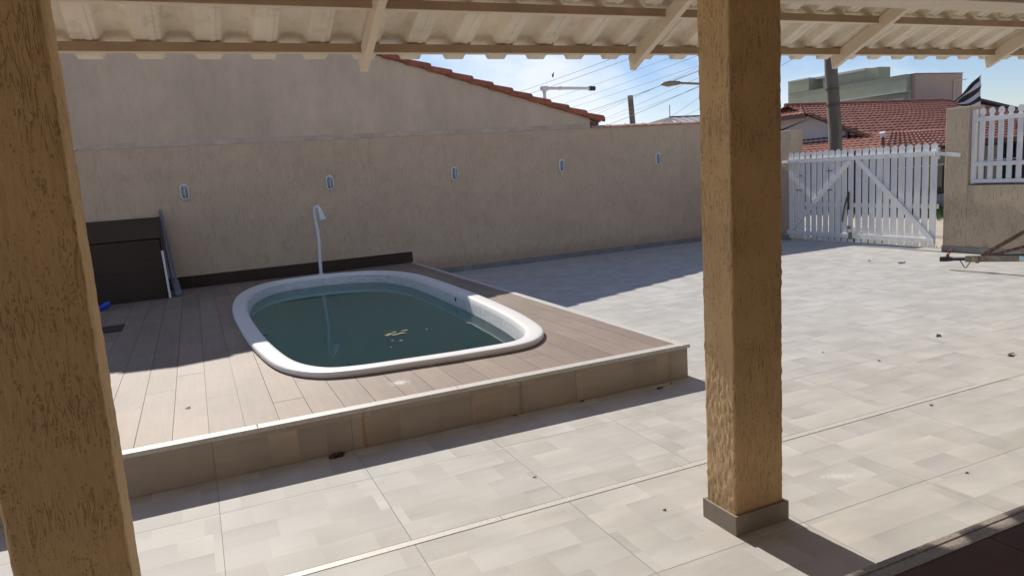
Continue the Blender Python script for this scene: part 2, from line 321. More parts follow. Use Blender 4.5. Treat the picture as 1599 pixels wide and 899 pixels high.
M_wht = mat('whitewashed wall', (.52, .53, .57), rough=.9, var=.05, vs=1)
M_brown = mat('dark brown timber and wall shade', (.06, .03, .02), rough=.6)  # timber colour, also painting shade on the tiled house's walls
M_purple = mat('plum painted wall', (.19, .10, .12), rough=.8)
M_darkwin = mat('dark window glass', (.02, .03, .035), rough=.08, spec=.8)
M_slate = mat('dark slate roof', (.045, .045, .05), rough=.7, var=.2)
M_pole = mat('weathered grey timber pole', (.15, .125, .105), rough=.9, var=.3, vs=9, stretch=(1, 1, .12), bump=.8, bs=40, bstretch=(1, 1, .1), bdist=.01)
M_cable = mat('black cable', (.03, .03, .035), rough=.6)
M_sand = mat('sandy street', (.52, .43, .32), rough=.95, var=.15, vs=.7, bump=.5, bs=12, bdist=.02)
M_leaf = mat('dry brown leaf', (.075, .045, .035), rough=.8, var=.3, vs=60)
M_leaf2 = mat('yellowed floating leaf', (.36, .33, .18), rough=.8, var=.25, vs=60)
M_fog = mat('lamp diffuser', (.5, .52, .5), rough=.3)
M_housewall = mat('porch house wall', (.60, .45, .27), rough=.9, bump=.5, bs=40, bstretch=(1, 1, .2), bdist=.005)
runs(M_wall, .12, 0, (.66, .62, .58), 'Z', h=.22, amount=.5)
runs(M_col, .10, 0, (.62, .56, .5), 'Z', h=.16, amount=.6)
M_grass = mat('street grass', (.07, .115, .03), rough=.8, var=.3, vs=20)

# flag cloth: black and white stripes
M_flag = bpy.data.materials.new('striped flag cloth'); M_flag.use_nodes = True
nt_, N, L = nodes(M_flag); b_ = nt_.nodes['Principled BSDF']; b_.inputs['Roughness'].default_value = .8
uvn = N('UVMap'); sp = N('SeparateXYZ'); L(uvn.outputs[0], sp.inputs[0])
ma = N('Math', operation='MULTIPLY'); ma.inputs[1].default_value = 3.0; L(sp.outputs['Y'], ma.inputs[0])
fr = N('Math', operation='FRACT'); L(ma.outputs[0], fr.inputs[0]); gt = N('Math', operation='GREATER_THAN'); gt.inputs[1].default_value = .52; L(fr.outputs[0], gt.inputs[0])
mxf = N('Mix', data_type='RGBA'); mxf.inputs['A'].default_value = (.02, .02, .035, 1); mxf.inputs['B'].default_value = (.6, .56, .6, 1); L(gt.outputs[0], mxf.inputs['Factor']); L(mxf.outputs['Result'], b_.inputs['Base Color'])

# pool shell: white, with the pale printed tile band near the water line
M_shell = mat('white fibreglass basin', (.74, .74, .72), rough=.35, var=.04, vs=3, dirt=.22, dirt_c=(.5, .48, .38))
nt_, N, L = nodes(M_shell); b_ = nt_.nodes['Principled BSDF']; src = b_.inputs['Base Color'].links[0].from_socket
g = N('NewGeometry'); s_ = N('SeparateXYZ'); L(g.outputs['Position'], s_.inputs[0])
ax = N('Math', operation='ADD'); L(s_.outputs['X'], ax.inputs[0]); L(s_.outputs['Y'], ax.inputs[1])
cb = N('CombineXYZ'); L(ax.outputs[0], cb.inputs[0]); L(s_.outputs['Z'], cb.inputs[1])
bk = N('TexBrick', i_Scale=9.0); bk.inputs['Color1'].default_value = (.92, .92, .9, 1); bk.inputs['Color2'].default_value = (.74, .76, .76, 1); bk.inputs['Mortar'].default_value = (1, 1, 1, 1)
L(cb.outputs[0], bk.inputs['Vector'])
zz = N('MapRange'); zz.inputs['From Min'].default_value = .285; zz.inputs['From Max'].default_value = .265; L(s_.outputs['Z'], zz.inputs['Value'])
zz2 = N('MapRange'); zz2.inputs['From Min'].default_value = .12; zz2.inputs['From Max'].default_value = .14; L(s_.outputs['Z'], zz2.inputs['Value'])
zm = N('Math', operation='MULTIPLY'); L(zz.outputs[0], zm.inputs[0]); L(zz2.outputs[0], zm.inputs[1])
mm = N('Mix', data_type='RGBA', blend_type='MULTIPLY'); L(zm.outputs[0], mm.inputs['Factor']); L(src, mm.inputs['A']); L(bk.outputs['Color'], mm.inputs['B']); L(mm.outputs['Result'], b_.inputs['Base Color'])

# water: clear reflecting surface over cloudy green water
M_water = bpy.data.materials.new('cloudy green pool water'); M_water.use_nodes = True
nt_, N, L = nodes(M_water); nt_.nodes.remove(nt_.nodes['Principled BSDF']); o_ = nt_.nodes['Material Output']
fz = N('Fresnel'); fz.inputs['IOR'].default_value = 1.33
tr = N('BsdfTransparent'); gl = N('BsdfGlossy'); gl.inputs['Roughness'].default_value = .015
g = N('NewGeometry'); nn = N('TexNoise', i_Scale=3.5, i_Detail=2.0); L(g.outputs['Position'], nn.inputs['Vector'])
bp = N('Bump'); bp.inputs['Strength'].default_value = .12; bp.inputs['Distance'].default_value = .004; L(nn.outputs['Fac'], bp.inputs['Height'])
L(bp.outputs[0], gl.inputs['Normal']); L(bp.outputs[0], fz.inputs['Normal'])
ms = N('MixShader'); L(fz.outputs[0], ms.inputs[0]); L(tr.outputs[0], ms.inputs[1]); L(gl.outputs[0], ms.inputs[2]); L(ms.outputs[0], o_.inputs['Surface'])
va = N('VolumeAbsorption'); va.inputs['Color'].default_value = (.12, .74, .60, 1); va.inputs['Density'].default_value = 3.6
vsn = N('VolumeScatter'); vsn.inputs['Color'].default_value = (.26, .90, .70, 1); vsn.inputs['Density'].default_value = 5.0
vad = N('AddShader'); L(va.outputs[0], vad.inputs[0]); L(vsn.outputs[0], vad.inputs[1]); L(vad.outputs[0], o_.inputs['Volume'])

# ------------------------------------------------------------------ setting: ground, floor
HD = .277                       # height of the pool deck
DX, DY, WY = 3.53, 4.60, 12.458  # deck right edge, deck front edge, face of the long wall
GX = 11.12                      # street wall face
def sheet(x0, x1, y0, y1, z, hx0, hx1, hy0, hy1):
    m = MB()
    for a, b, c, d in ((x0, hx0, y0, y1), (hx1, x1, y0, y1), (hx0, hx1, y0, hy0), (hx0, hx1, hy1, y1)):
        m.add([(a, c, z), (b, c, z), (b, d, z), (a, d, z)], [(0, 1, 2, 3)])
    return m
g = sheet(-600, 900, -500, 1100, -.30, -.05, 3.35, 5.0, 12.1).build('ground', M_sand); tag(g, kind='structure')
floor = MB().box(-3.8, GX-.02, 1.70, DY-.01, -.28, -.010).box(DX+.01, GX-.02, DY-.01, WY+.05, -.28, -.010).box(GX-.02, GX+.42, 7.77, 10.99, -.28, -.012).build('courtyard_floor', M_grout); tag(floor, kind='structure')
S = .8535
tmesh = {}
def floor_tile(x0, x1, y0, y1):
    m = MB().bbox(x0+.0009, x1-.0009, y0+.0009, y1-.0009, -.0095, random.uniform(-.0002, .0002), .0007)
    m.build('tile', M_floor, floor)
ys = [1.70, 2.385, 3.178]
ys2 = [3.228, 4.08, DY-.012]
xs = [-.075+S*k for k in range(-4, 14)]; xs[0] = -3.8
xs = [x for x in xs if x < GX-.03]+[GX-.022]
for i in range(len(xs)-1):
    x0, x1 = xs[i], xs[i+1]
    for a, b in ((1.70, 2.385), (2.385, 3.176)): floor_tile(x0, x1, a, b)
    if x1 < 5.4: floor_tile(x0, x1, 3.230, 4.08)
    else: floor_tile(x0, x1, 3.178, 4.08)
    if x1 < DX+.3: floor_tile(x0, x1, 4.08, DY-.004)
    else: floor_tile(x0, x1, 4.08, 4.93)
# tiles beside and beyond the deck
for j in range(9):
    y0 = 4.93+S*j; y1 = min(y0+S, WY-.002)
    if y0 > WY-.05: break
    for i in range(len(xs)-1):
        x0, x1 = xs[i], xs[i+1]
        if x1 <= DX+.02: continue
        floor_tile(max(x0, DX+.004), x1, y0, y1)
floor_tile(DX+.004, xs[[k for k, x in enumerate(xs) if x > DX+.02][0]], DY-.002, 4.93) if False else None
# pale granite strip let into the floor, in lengths
x = -3.8
while x < 5.3:
    x2 = min(x+random.choice([.9, 1.15, 1.3, .7]), 5.33)
    MB().bbox(x+.001, x2-.001, 3.180, 3.226, -.009, .0015, .001).build('granite_strip', M_granite, floor); x = x2
MB().box(5.335, 5.40, 3.178, 3.232, -.0095, -.0005).build('strip_end', M_floor, floor)

# porch floor the camera stands on, one step up
porch = MB().box(-3.8, 10.5, -1.3, 1.60, -.28, .135).box(-3.8, 10.5, 1.60, 1.775, -.28, .118).build('porch_floor', M_conc); tag(porch, kind='structure')
x = -3.8
while x < 10.4:
    x2 = min(x+1.4, 10.5)
    MB().bbox(x+.001, x2-.001, 1.772, 1.812, .118, .149, .006).build('step_nosing', M_granite_b, porch)
    MB().bbox(x+.001, x2-.001, 1.715, 1.769, .118, .1495, .002).build('step_stone', M_granite_b, porch); x = x2
for i in range(24):
    for j in range(5):
        MB().bbox(-3.8+.6*i+.002, -3.8+.6*(i+1)-.002 if i < 23 else 10.5, 1.712-.6*(j+1)+.002, 1.712-.6*j-.002, .135, .150, .002).build('tile', M_porch, porch)
# step face tiles
for i in range(17): MB().box(-3.8+S*i+.001, -3.8+S*(i+1)-.002, 1.775, 1.792, -.009, .117).build('riser_tile', M_riser, porch)

# ------------------------------------------------------------------ pool outline
raw = [(.300, 9.55), (.50, 10.85), (.96, 11.66), (1.77, 11.84), (2.60, 11.52), (2.96, 10.75), (3.045, 9.12), (2.985, 7.17), (2.875, 6.12), (2.74, 5.62), (2.47, 5.33), (1.95, 5.30), (1.40, 5.345), (.98, 5.40), (.72, 5.52), (.50, 5.88), (.372, 6.65), (.30, 7.9)]
def crom(P, k=8):
    o = []; n = len(P)
    for i in range(n):
        p0, p1, p2, p3 = [Vector(P[(i+j-1) % n]) for j in range(4)]
        d0 = (p1-p0).length**.5; d1 = (p2-p1).length**.5; d2 = (p3-p2).length**.5
        t0 = 0; t1 = d0; t2 = t1+d1; t3 = t2+d2
        for s in range(k):
            t = t1+(t2-t1)*s/k
            A1 = p0*(t1-t)/(t1-t0)+p1*(t-t0)/(t1-t0); A2 = p1*(t2-t)/(t2-t1)+p2*(t-t1)/(t2-t1); A3 = p2*(t3-t)/(t3-t2)+p3*(t-t2)/(t3-t2)
            B1 = A1*(t2-t)/(t2-t0)+A2*(t-t0)/(t2-t0); B2 = A2*(t3-t)/(t3-t1)+A3*(t-t1)/(t3-t1)
            o.append(B1*(t2-t)/(t2-t1)+B2*(t-t1)/(t2-t1))
    return o
OUT = crom(raw)
for _ in range(3): OUT = [(OUT[i-1]+OUT[i]*2+OUT[(i+1) % len(OUT)])/4 for i in range(len(OUT))]
area = sum(OUT[i-1].x*OUT[i].y-OUT[i].x*OUT[i-1].y for i in range(len(OUT)))
if area < 0: OUT.reverse()
def ring(off, z):
    n = len(OUT); r = []
    for i in range(n):
        t = (OUT[(i+2) % n]-OUT[(i-2) % n]).normalized(); nrm = Vector((-t.y, t.x)); p = OUT[i]+nrm*off
        r.append((p.x, p.y, z))
    return r
def loft(rings, close_bottom=True, close_top=False):
    n = len(rings[0]); vs = [p for r in rings for p in r]
    fs = [(a*n+i, a*n+(i+1) % n, (a+1)*n+(i+1) % n, (a+1)*n+i) for a in range(len(rings)-1) for i in range(n)]
    m = MB().add(vs, fs, True)
    if close_bottom: m.f.append(tuple(range((len(rings)-1)*n, len(rings)*n))); m.sm.append(False)
    if close_top: m.f.append(tuple(range(n))); m.sm.append(False)
    return m
pool = empty('swimming_pool', (1.67, 8.6, HD), 'white fibreglass pool with cloudy green water set into the wood look deck', 'swimming pool')
def under(o, p, sub=0):
    o.parent = p
    if sub: return o        # sub-part: its parent part already holds world-space vertices
    o.matrix_parent_inverse = Matrix.Translation(-Vector(p.location)); return o
rim = loft([ring(.012, HD+.001), ring(.0, HD+.012), ring(-.002, .315), ring(.008, .328), ring(.03, .332), ring(.135, .332), ring(.155, .327), ring(.166, .312), ring(.175, .285)], False)
under(rim.build('rim', M_pool), pool)
basin = loft([ring(.170, .295), ring(.182, .27), ring(.20, .12), ring(.225, -.02), ring(.25, -.09), ring(.42, -.11), ring(.46, -.16), ring(.60, -.85), ring(.8, -.92)])
under(basin.build('basin', M_shell), pool)
wat = loft([ring(.178, .165), ring(.178, -.02), ring(.19, -.95)], True, True)
water = under(wat.build('water', M_water), pool)
for p in water.data.polygons: p.use_smooth = False
for (x, y, z) in ((2.862, 8.30, .235),):
    under(MB().tube([(x+.03, y, z), (x-.012, y, z)], .035, 14).tube([(x-.012, y, z), (x-.02, y, z)], [.022, .018], 12).build('return_nozzle', mat('dark red nozzle', (.09, .02, .025), rough=.5)), pool)

# ------------------------------------------------------------------ pool deck
deck_body = MB()
HO = ring(.06, 0)       # hole in the deck, hidden under the rim
def yspan(x):
    ysn = []
    n = len(HO)
    for i in range(n):
        a, b = HO[i], HO[(i+1) % n]
        if (a[0]-x)*(b[0]-x) < 0: ysn.append(a[1]+(b[1]-a[1])*(x-a[0])/(b[0]-a[0]))
    return (min(ysn), max(ysn)) if len(ysn) >= 2 else None
HX0 = min(p[0] for p in HO); HX1 = max(p[0] for p in HO)
# bedding under the planks: four blocks round the pool hole
deck = MB().box(-3.8, HX0-.02, DY+.012, WY, -.28, HD-.012).box(HX1+.02, DX-.012, DY+.012, WY, -.28, HD-.012).box(HX0-.02, HX1+.02, DY+.012, 5.15, -.28, HD-.012).box(HX0-.02, HX1+.02, 11.95, WY, -.28, HD-.012).build('pool_deck', M_grout); tag(deck, kind='structure')
def clip_piece(x0, x1, y0, y1, side):
    """plank piece; side -1 = in front of the pool, +1 = behind, 0 = free"""
    k = 7; xs_ = [x0+(x1-x0)*i/(k-1) for i in range(k)]
    lo = []; hi = []
    for x in xs_:
        s = yspan(x)
        a, b = y0, y1
        if s and side < 0: b = min(b, s[0])
        if s and side > 0: a = max(a, s[1])
        if b < a+.004: b = a+.004 if side < 0 else b; a = b-.004 if side > 0 else a
        lo.append(a); hi.append(b)
    if max(h-l for h, l in zip(hi, lo)) < .02: return
    zt = HD+random.uniform(-.0006, .0006); zb = HD-.012
    poly = list(zip(xs_, lo))+list(zip(xs_[::-1], hi[::-1]))
    MB().prism([(p[0], p[1]) for p in poly], 2, zb, zt).build('deck_plank', M_deck, deck)
PW = .2115; PL = 1.27
k = 0; x = -.505-PW*15.5+PW/2
x = -.505-PW*15
cols = []
while x < DX-.05:
    cols.append((x, min(x+PW, DX-.062))); x += PW
for ci, (xa, xb) in enumerate(cols):
    if xb-xa < .03: continue
    x0, x1 = xa+.0015, xb-.0015
    sp_ = [yspan(x0+(x1-x0)*t) for t in (0.02, .5, .98)]; sp_ = [q for q in sp_ if q]
    offy = [0, .42, .85][ci % 3]+random.uniform(-.03, .03)
    cuts = [DY+.075]+[DY+.075+offy+PL*i for i in range(8)]+[WY-.02]
    cuts = sorted(set(c for c in cuts if DY+.07 < c <= WY-.02))
    cuts = [cuts[0]]+[c for c in cuts[1:] if c-cuts[0] > .12]
    for a, b in zip(cuts[:-1], cuts[1:]):
        a2, b2 = a+.0015, b-.0015
        if not sp_: clip_piece(x0, x1, a2, b2, 0); continue
        lo_ = max(q[0] for q in sp_); hi_ = min(q[1] for q in sp_)
        mid = 8.6
        if a2 < lo_: clip_piece(x0, x1, a2, min(b2, mid), -1)
        elif b2 > hi_: clip_piece(x0, x1, max(a2, mid), b2, 1)
        if a2 < lo_ and b2 > hi_: clip_piece(x0, x1, mid, b2, 1)
# granite edge: front nosing in lengths and right-hand edge
x = -3.8
for x2 in (-2.6, -1.3, .2, 1.55, DX-.06):
    MB().bbox(x+.001, x2-.001, DY-.018, DY+.072, HD-.024, HD+.003, .004).build('edge_stone', M_granite, deck); x = x2
MB().bbox(DX-.06, DX+.014, DY-.018, 8.0, HD-.024, HD+.003, .004).build('edge_stone', M_granite, deck)
MB().bbox(DX-.06, DX+.014, 8.002, WY-.015, HD-.024, HD+.003, .004).build('edge_stone', M_granite, deck)
for i in range(-5, 5):
    a = max(-.075+S*i-0, -3.8); b = min(-.075+S*(i+1), DX)
    if b-a > .02: MB().box(a+.001, b-.001, DY, DY+.012, -.009, HD-.025).build('riser_tile', M_riser, deck)
for i in range(10):
    a = DY+.013+S*i; b = min(a+S, WY-.01)
    if b > a: MB().box(DX-.012, DX, a, b-.002, -.009, HD-.025).build('riser_tile', M_riser, deck)

# ------------------------------------------------------------------ long boundary wall
wall = empty('boundary_wall', (4, WY, 0), 'long beige scratched render wall behind the pool, with a ledge along its top', 'wall')
def pw(m, name, mt, **k): return under(m.build(name, mt, **k), wall)
pw(MB().box(-6, 11.5, WY, WY+.18, -.28, 2.512), 'wall_body', M_wall)
pw(MB().prism([(WY+.004, 2.515), (WY+.16, 2.515), (WY+.16, 2.60), (WY+.055, 2.60)], 0, -6, 7.38), 'ledge_mortar', mat('ledge mortar', (.54, .42, .31), rough=.9, var=.2, vs=5))
for i in range(8):
    a = DX+.004+.95*i; b = min(a+.95, 11.1)
    if b-a > .05: pw(MB().box(a+.001, b-.001, WY-.012, WY-.001, .001, .098), 'skirting_tile', M_skirt)
for i in range(7):
    a = -3.8+1.22*i; b = min(a+1.22, DX-.0)
    if a < -.5: a2, b2 = a, min(b, -.45)
    if b-a > .05: pw(MB().box(a+.001, b-.0015, WY-.016, WY-.001, HD+.002, HD+.195), 'skirting_tile', M_dark)
for i in range(9):
    a = 7.40+.43*i
    o = pw(MB().prism([(WY-.03, 2.512), (WY+.21, 2.512), (WY+.20, 2.548), (WY+.09, 2.570), (WY-.025, 2.540)], 0, a, a+.455-.02), 'coping_tile', M_cope)
    o.rotation_euler = (0, .0, 0)
    pw(MB().tube([(a+.42, WY-.035, 2.537), (a+.42, WY+.09, 2.568), (a+.42, WY+.2, 2.553)], .02, 6), 'coping_joint', M_cope)

# wall lamps
def make_lamp():
    r = empty('bulkhead_lamp')
    def oval(rx, rz, n=28, y=0):
        p = []
        for i in range(n):
            t = 2*math.pi*i/n; c, s_ = math.cos(t), math.sin(t)
            p.append((rx*c, y, (rz-rx)*(1 if s_ > 0 else -1)*(1 if abs(s_) > 1e-6 else 0)+rx*s_))
        return p
    A = [oval(.066, .125, y=0), oval(.066, .125, y=-.02), oval(.060, .119, y=-.034), oval(.047, .104, y=-.036), oval(.043, .100, y=-.024)]
    loft([[tuple(p) for p in q] for q in A], True).build('bezel', M_white, r)
    B = [oval(.044, .101, y=-.024), oval(.042, .097, y=-.045), oval(.034, .085, y=-.062), oval(.018, .055, y=-.070)]
    gls = loft([[tuple(p) for p in q] for q in B], True).build('glass', M_glass, r)
    MB().box(-.004, .004, -.075, -.030, -.1, .1).build('guard_bar', M_white, gls)
    return r
def copy_tree(o, parent=None):
    c = o.copy(); C.objects.link(c)
    if parent: c.parent = parent
    for ch in list(o.children): copy_tree(ch, c)
    return c
lamp0 = make_lamp()
lamps = [(-.08, 1.800, 'white oval bulkhead lamp on the wall, nearest the dark tiled block'),
         (2.19, 1.795, 'white oval bulkhead lamp on the wall just above and right of the pool shower'),
         (4.45, 1.81, 'white oval bulkhead lamp in the middle of the wall, third of five from the left'),
         (6.68, 1.82, 'white oval bulkhead lamp below the low end of the neighbour\'s gable roof'),
         (8.95, 1.83, 'white oval bulkhead lamp closest to the middle column and the gate')]
for i, (x, z, lb) in enumerate(lamps):
    o = lamp0 if i == 0 else copy_tree(lamp0)
    o.location = (x, WY-.001, z); tag(o, lb, 'lamp', 'bulkhead lamps along the wall')
o = MB().tube([(-1.62, WY-.03, 2.53), (-1.47, WY-.05, 2.535)], .018, 8).build('pipe_stub', M_white); tag(o, 'short white pipe stub on the wall ledge beside the left column', 'pipe')

# neighbour's gable
nb = empty('neighbour_house', (-.6, 14, 0), 'neighbouring house with a beige gable wall edged in red clay tiles above the boundary wall', 'house')
PKX, PKZ, EX, EZ = -.60, 5.03, 7.66, 2.66
SL = (PKZ-EZ)/(EX-PKX)
gy = WY+.07
under(MB().prism([(-8.6, 2.3), (7.40, 2.3), (7.40, EZ+.04), (PKX, PKZ-.03), (-8.6, PKZ-.03-SL*8)], 1, gy, gy+.16).build('gable_wall', M_gable), nb)
under(MB().box(-8.6, 7.36, gy+.16, 20, -.3, 2.6).build('side_wall', M_gable), nb)
for sgn in (1, -1):
    mbr = MB(); n = 24; L_ = (EX-PKX)
    # corrugated clay roof behind the verge row
    vs = []; fs = []
    ny = 60
    for i in range(2):
        for j in range(ny+1):
            yy = gy+.18+(20-gy)*j/ny*1.0; wv = .035*(1 if j % 2 else -1)
            xx = PKX+sgn*L_*i; vs.append((xx, yy, PKZ-.02-SL*L_*i+.03+wv))
    fs = [(j, j+1, ny+2+j, ny+1+j) for j in range(ny)]
    mbr.add(vs, fs); under(mbr.build('roof_slope', M_terra2), nb)
    N_ = 21; st = L_/N_
    for i in range(N_):
        xa = PKX+sgn*(st*i-.02); xb = PKX+sgn*(st*(i+1)+.06)
        za = PKZ-SL*st*i; zb = PKZ-SL*st*(i+1)-.01
        rr = []
        for (xx, z_, r_) in ((xa, za+.035, .07), (xb, zb+.06, .085)):
            rr.append([(xx, gy+.03+r_*1.25*math.cos(t), z_+r_*math.sin(t)-.03) for t in [math.pi*q/7 for q in range(-1, 9)]])
        m = MB(); n = len(rr[0]); inner = [[(p[0], gy+.03+(p[1]-gy-.03)*.82, p[2]-.016) for p in r] for r in rr]
        m.add(rr[0]+rr[1], [(q, q+1, n+q+1, n+q) for q in range(n-1)], True)
        m.add(inner[0]+inner[1], [(q, q+1, n+q+1, n+q) for q in range(n-1)], True)
        m.add(rr[1]+inner[1], [(q, q+1, n+q+1, n+q) for q in range(n-1)])
        m.add(rr[0]+inner[0], [(q, q+1, n+q+1, n+q) for q in range(n-1)])
        under(m.build('verge_tile', M_terra), nb)
    under(MB().bar((PKX, gy+.045, PKZ-.05), (PKX+sgn*(L_-.3), gy+.045, EZ+SL*.3-.05), .1, .045).build('verge_mortar', M_gable), nb)
under(MB().box(7.40, 7.62, gy+.02, gy+.5, 2.575, 2.66).build('eave_brick', M_rust), nb)
o = MB().tube([(7.18, 14, 2.6), (7.19, 14, 3.44)], .035, 10).build('vent_pipe', M_white)
pv = empty('roof_pipe', (7.18, 14, 2.6), 'L-shaped white plastic pipe standing above the neighbour\'s tiled roof', 'pipe'); under(o, pv)
under(MB().tube([(7.10, 14, 3.485), (7.80, 14, 3.48), (8.38, 14, 3.465)], .032, 10).tube([(7.55, 14, 3.482), (7.60, 14, 3.482)], .042, 10).build('arm', M_white), pv)
under(MB().tube([(7.12, 14, 3.485), (7.28, 14, 3.485)], .05, 10).tube([(7.19, 14, 3.40), (7.19, 14, 3.5)], .045, 10).build('elbow', M_white), pv)
under(MB().tube([(8.30, 14, 3.467), (8.44, 14, 3.464)], .05, 10).build('end_cap', M_black), pv)

# ------------------------------------------------------------------ tiled block, leaning frames, shower, hose end, hatch
blk = empty('tiled_block', (-1.6, 12, HD), 'low dark block clad in wood look tiles against the wall at the deck\'s left end', 'block')
under(MB().box(-3.7, -.50, 11.56, WY-.02, HD, 1.16).prism([(11.56, 1.16), (WY-.02, 1.16), (WY-.02, 1.44), (WY-.16, 1.44)], 0, -3.7, -.50).build('core', M_grout), blk)
for j, (z0, z1) in enumerate(((HD+.002, .72), (.722, 1.165))):
    for i in range(3):
        a = -3.72+1.08*i; under(MB().box(a+.001, a+1.078, 11.545, 11.558, z0, z1).build('tile', M_dark), blk)
for i in range(3):
    a = -3.72+1.08*i
    m = MB().add([(a+.001, 11.545, 1.168), (a+1.078, 11.545, 1.168), (a+1.078, WY-.17, 1.452), (a+.001, WY-.17, 1.452), (a+.001, 11.545, 1.150), (a+1.078, 11.545, 1.150), (a+1.078, WY-.17, 1.436), (a+.001, WY-.17, 1.436)],
                 [(0, 1, 2, 3), (7, 6, 5, 4), (0, 4, 5, 1), (1, 5, 6, 2), (2, 6, 7, 3), (3, 7, 4, 0)])
    under(m.build('top_tile', M_dark), blk)
m = MB().prism([(11.545, HD), (11.545, 1.165), (WY-.17, 1.45), (WY-.02, 1.45), (WY-.02, HD)], 0, -.498, -.485)
under(m.build('end_tile', M_dark), blk)
fr0 = empty('leaning_frame', (-.36, 11.7, HD), 'two dull metal rails leaning on the wall against the dark tiled block', 'metal frame')
for (a, b, w_) in (((-.345, 11.66, HD+.01), (-.455, 12.40, 1.50), .038), ((-.41, 11.72, HD+.01), (-.49, 12.40, 1.46), .026), ((-.385, 11.60, HD+.01), (-.475, 12.36, 1.38), .014)):
    under(MB().bar(a, b, w_, .03, (0, -1, .4)).build('rail', M_alu), fr0)
under(MB().bar((-.47, 12.38, 1.48), (-.455, 12.38, 1.56), .05, .03, (0, 1, 0)).build('hook', M_alu), fr0)
under(MB().bar((-.335, 11.60, HD+.012), (-.365, 11.78, HD+.22), .07, .02, (0, -1, .4)).build('foot', M_alu), fr0)
o = MB().bar((-.462, 11.51, HD+.004), (-.48, 11.535, .98), .03, .012, (0, -1, 0)).build('metal_strip', M_white); tag(o, 'thin pale metal strip standing upright at the corner of the dark tiled block', 'metal strip')
hs = empty('blue_pipe', (-1.3, 11.02, HD), 'short bright blue plastic pipe lying on the deck before the tiled block', 'pipe')
under(MB().tube([(-1.75, 11.04, HD+.045), (-1.28, 11.0, HD+.045)], .032, 10).build('hose', M_blue), hs)
under(MB().tube([(-1.29, 11.0, HD+.045), (-1.23, 11.01, HD+.075), (-1.19, 11.02, HD+.085)], [.042, .045, .036], 10).build('end_fitting', M_blue), hs)
ht = empty('drain_hatch', (-1.3, 9.3, HD), 'dark flat hatch in the deck beside the left column', 'hatch')
under(MB().box(-1.75, -.91, 9.08, 9.55, HD-.01, HD+.006).build('frame', M_black), ht)
for i in range(6): under(MB().box(-1.73+.137*i, -1.73+.137*i+.125, 9.10, 9.53, HD+.006, HD+.011).build('slat', mat('hatch brown', (.035, .02, .018), rough=.6) if i == 0 else bpy.data.materials['hatch brown']), ht)
sh = empty('pool_shower', (1.83, 12.1, HD), 'slim white shower pipe with hooked top and flared spout behind the pool', 'shower')
under(MB().tube([(1.822, 12.1, HD), (1.828, 12.1, .5), (1.845, 12.1, .80), (1.850, 12.1, .95), (1.832, 12.1, 1.15), (1.826, 12.1, 1.28), (1.832, 12.1, 1.36), (1.846, 12.09, 1.405), (1.868, 12.07, 1.425), (1.890, 12.04, 1.41), (1.905, 12.02, 1.36)],
          [.029, .029, .027, .027, .027, .027, .027, .027, .027, .027, .028], 12).build('pipe', M_white), sh)
under(MB().tube([(1.898, 12.02, 1.385), (1.915, 12.005, 1.30), (1.935, 11.99, 1.20)], [.03, .04, .056], 12).build('spout', M_white), sh)
under(MB().tube([(1.822, 12.1, HD+.001), (1.822, 12.1, HD+.03)], [.06, .05], 14).build('base_collar', M_white), sh)

# ------------------------------------------------------------------ columns
def rough_column(wx, wy, z0, z1, seed, dx=.0068, dz=.0095):
    nx = int(wx/dx); ny = int(wy/dx); per = []
    for i in range(nx): per.append((wx*i/nx, 0, 0, -1))
    for i in range(ny): per.append((wx, wy*i/ny, 1, 0))
    for i in range(nx): per.append((wx-wx*i/nx, wy, 0, 1))
    for i in range(ny): per.append((0, wy-wy*i/ny, -1, 0))
    n = len(per); nz_ = int((z1-z0)/dz); vs = []
    for k in range(nz_+1):
        z = z0+(z1-z0)*k/nz_
        for i, (x, y, a, b) in enumerate(per):
            if i in (0, nx, nx+ny, 2*nx+ny):
                pa = per[i-1]; a = (a+pa[2])*.7; b = (b+pa[3])*.7
            q = Vector(((x+y)*105+seed, (x-y)*9+2.2*noise.noise(Vector((x*25, y*25, z*9))), z*14))
            g = noise.noise(q); g2 = noise.noise(Vector((x*62+seed, y*62, z*26)))
            d = .0021*g2 + .0014*g
            corner = i in (0, nx, nx+ny, 2*nx+ny)
            if corner: d -= .004 - .004*noise.noise(Vector((seed+i, 3.3, z*34)))
            vs.append((x+a*d, y+b*d, z))
    fs = [(k*n+i, k*n+(i+1) % n, (k+1)*n+(i+1) % n, (k+1)*n+i) for k in range(nz_) for i in range(n)]
    m = MB().add(vs, fs, True); m.f.append(tuple(range(nz_*n, nz_*n+n))); m.sm.append(False); return m
def column(x, y, label, seed, base):
    e = empty('porch_column', (x, y, 0), label, 'column', 'porch columns')
    o = rough_column(.2935, .204, 0, 2.50, seed).build('shaft', M_col, e)
    o.rotation_euler = (0, R(.28), 0); o.location = (-.004, 0, 0)
    t = .016; H = .098
    MB().box(-t, .2935+t, -t, -.002, .001, H).build('base_tile', base, e)
    MB().box(-t, .2935+t, .206, .204+t, .001, H).build('base_tile', base, e)
    MB().box(-t, -.002, -.0015, .2055, .001, H-.001).build('base_tile', base, e)
    MB().box(.2955, .2935+t, -.0015, .2055, .001, H-.001).build('base_tile', base, e)
    return e
M_base = stone_tile('column base tile', (.30, .26, .225), plane='xz')
column(2.141, 2.460, 'ochre scratched render column standing between the pool and the gate', 3, M_base)
column(-.600, 2.321, 'ochre scratched render column at the left edge of the view, nearest the camera', 40, M_base)

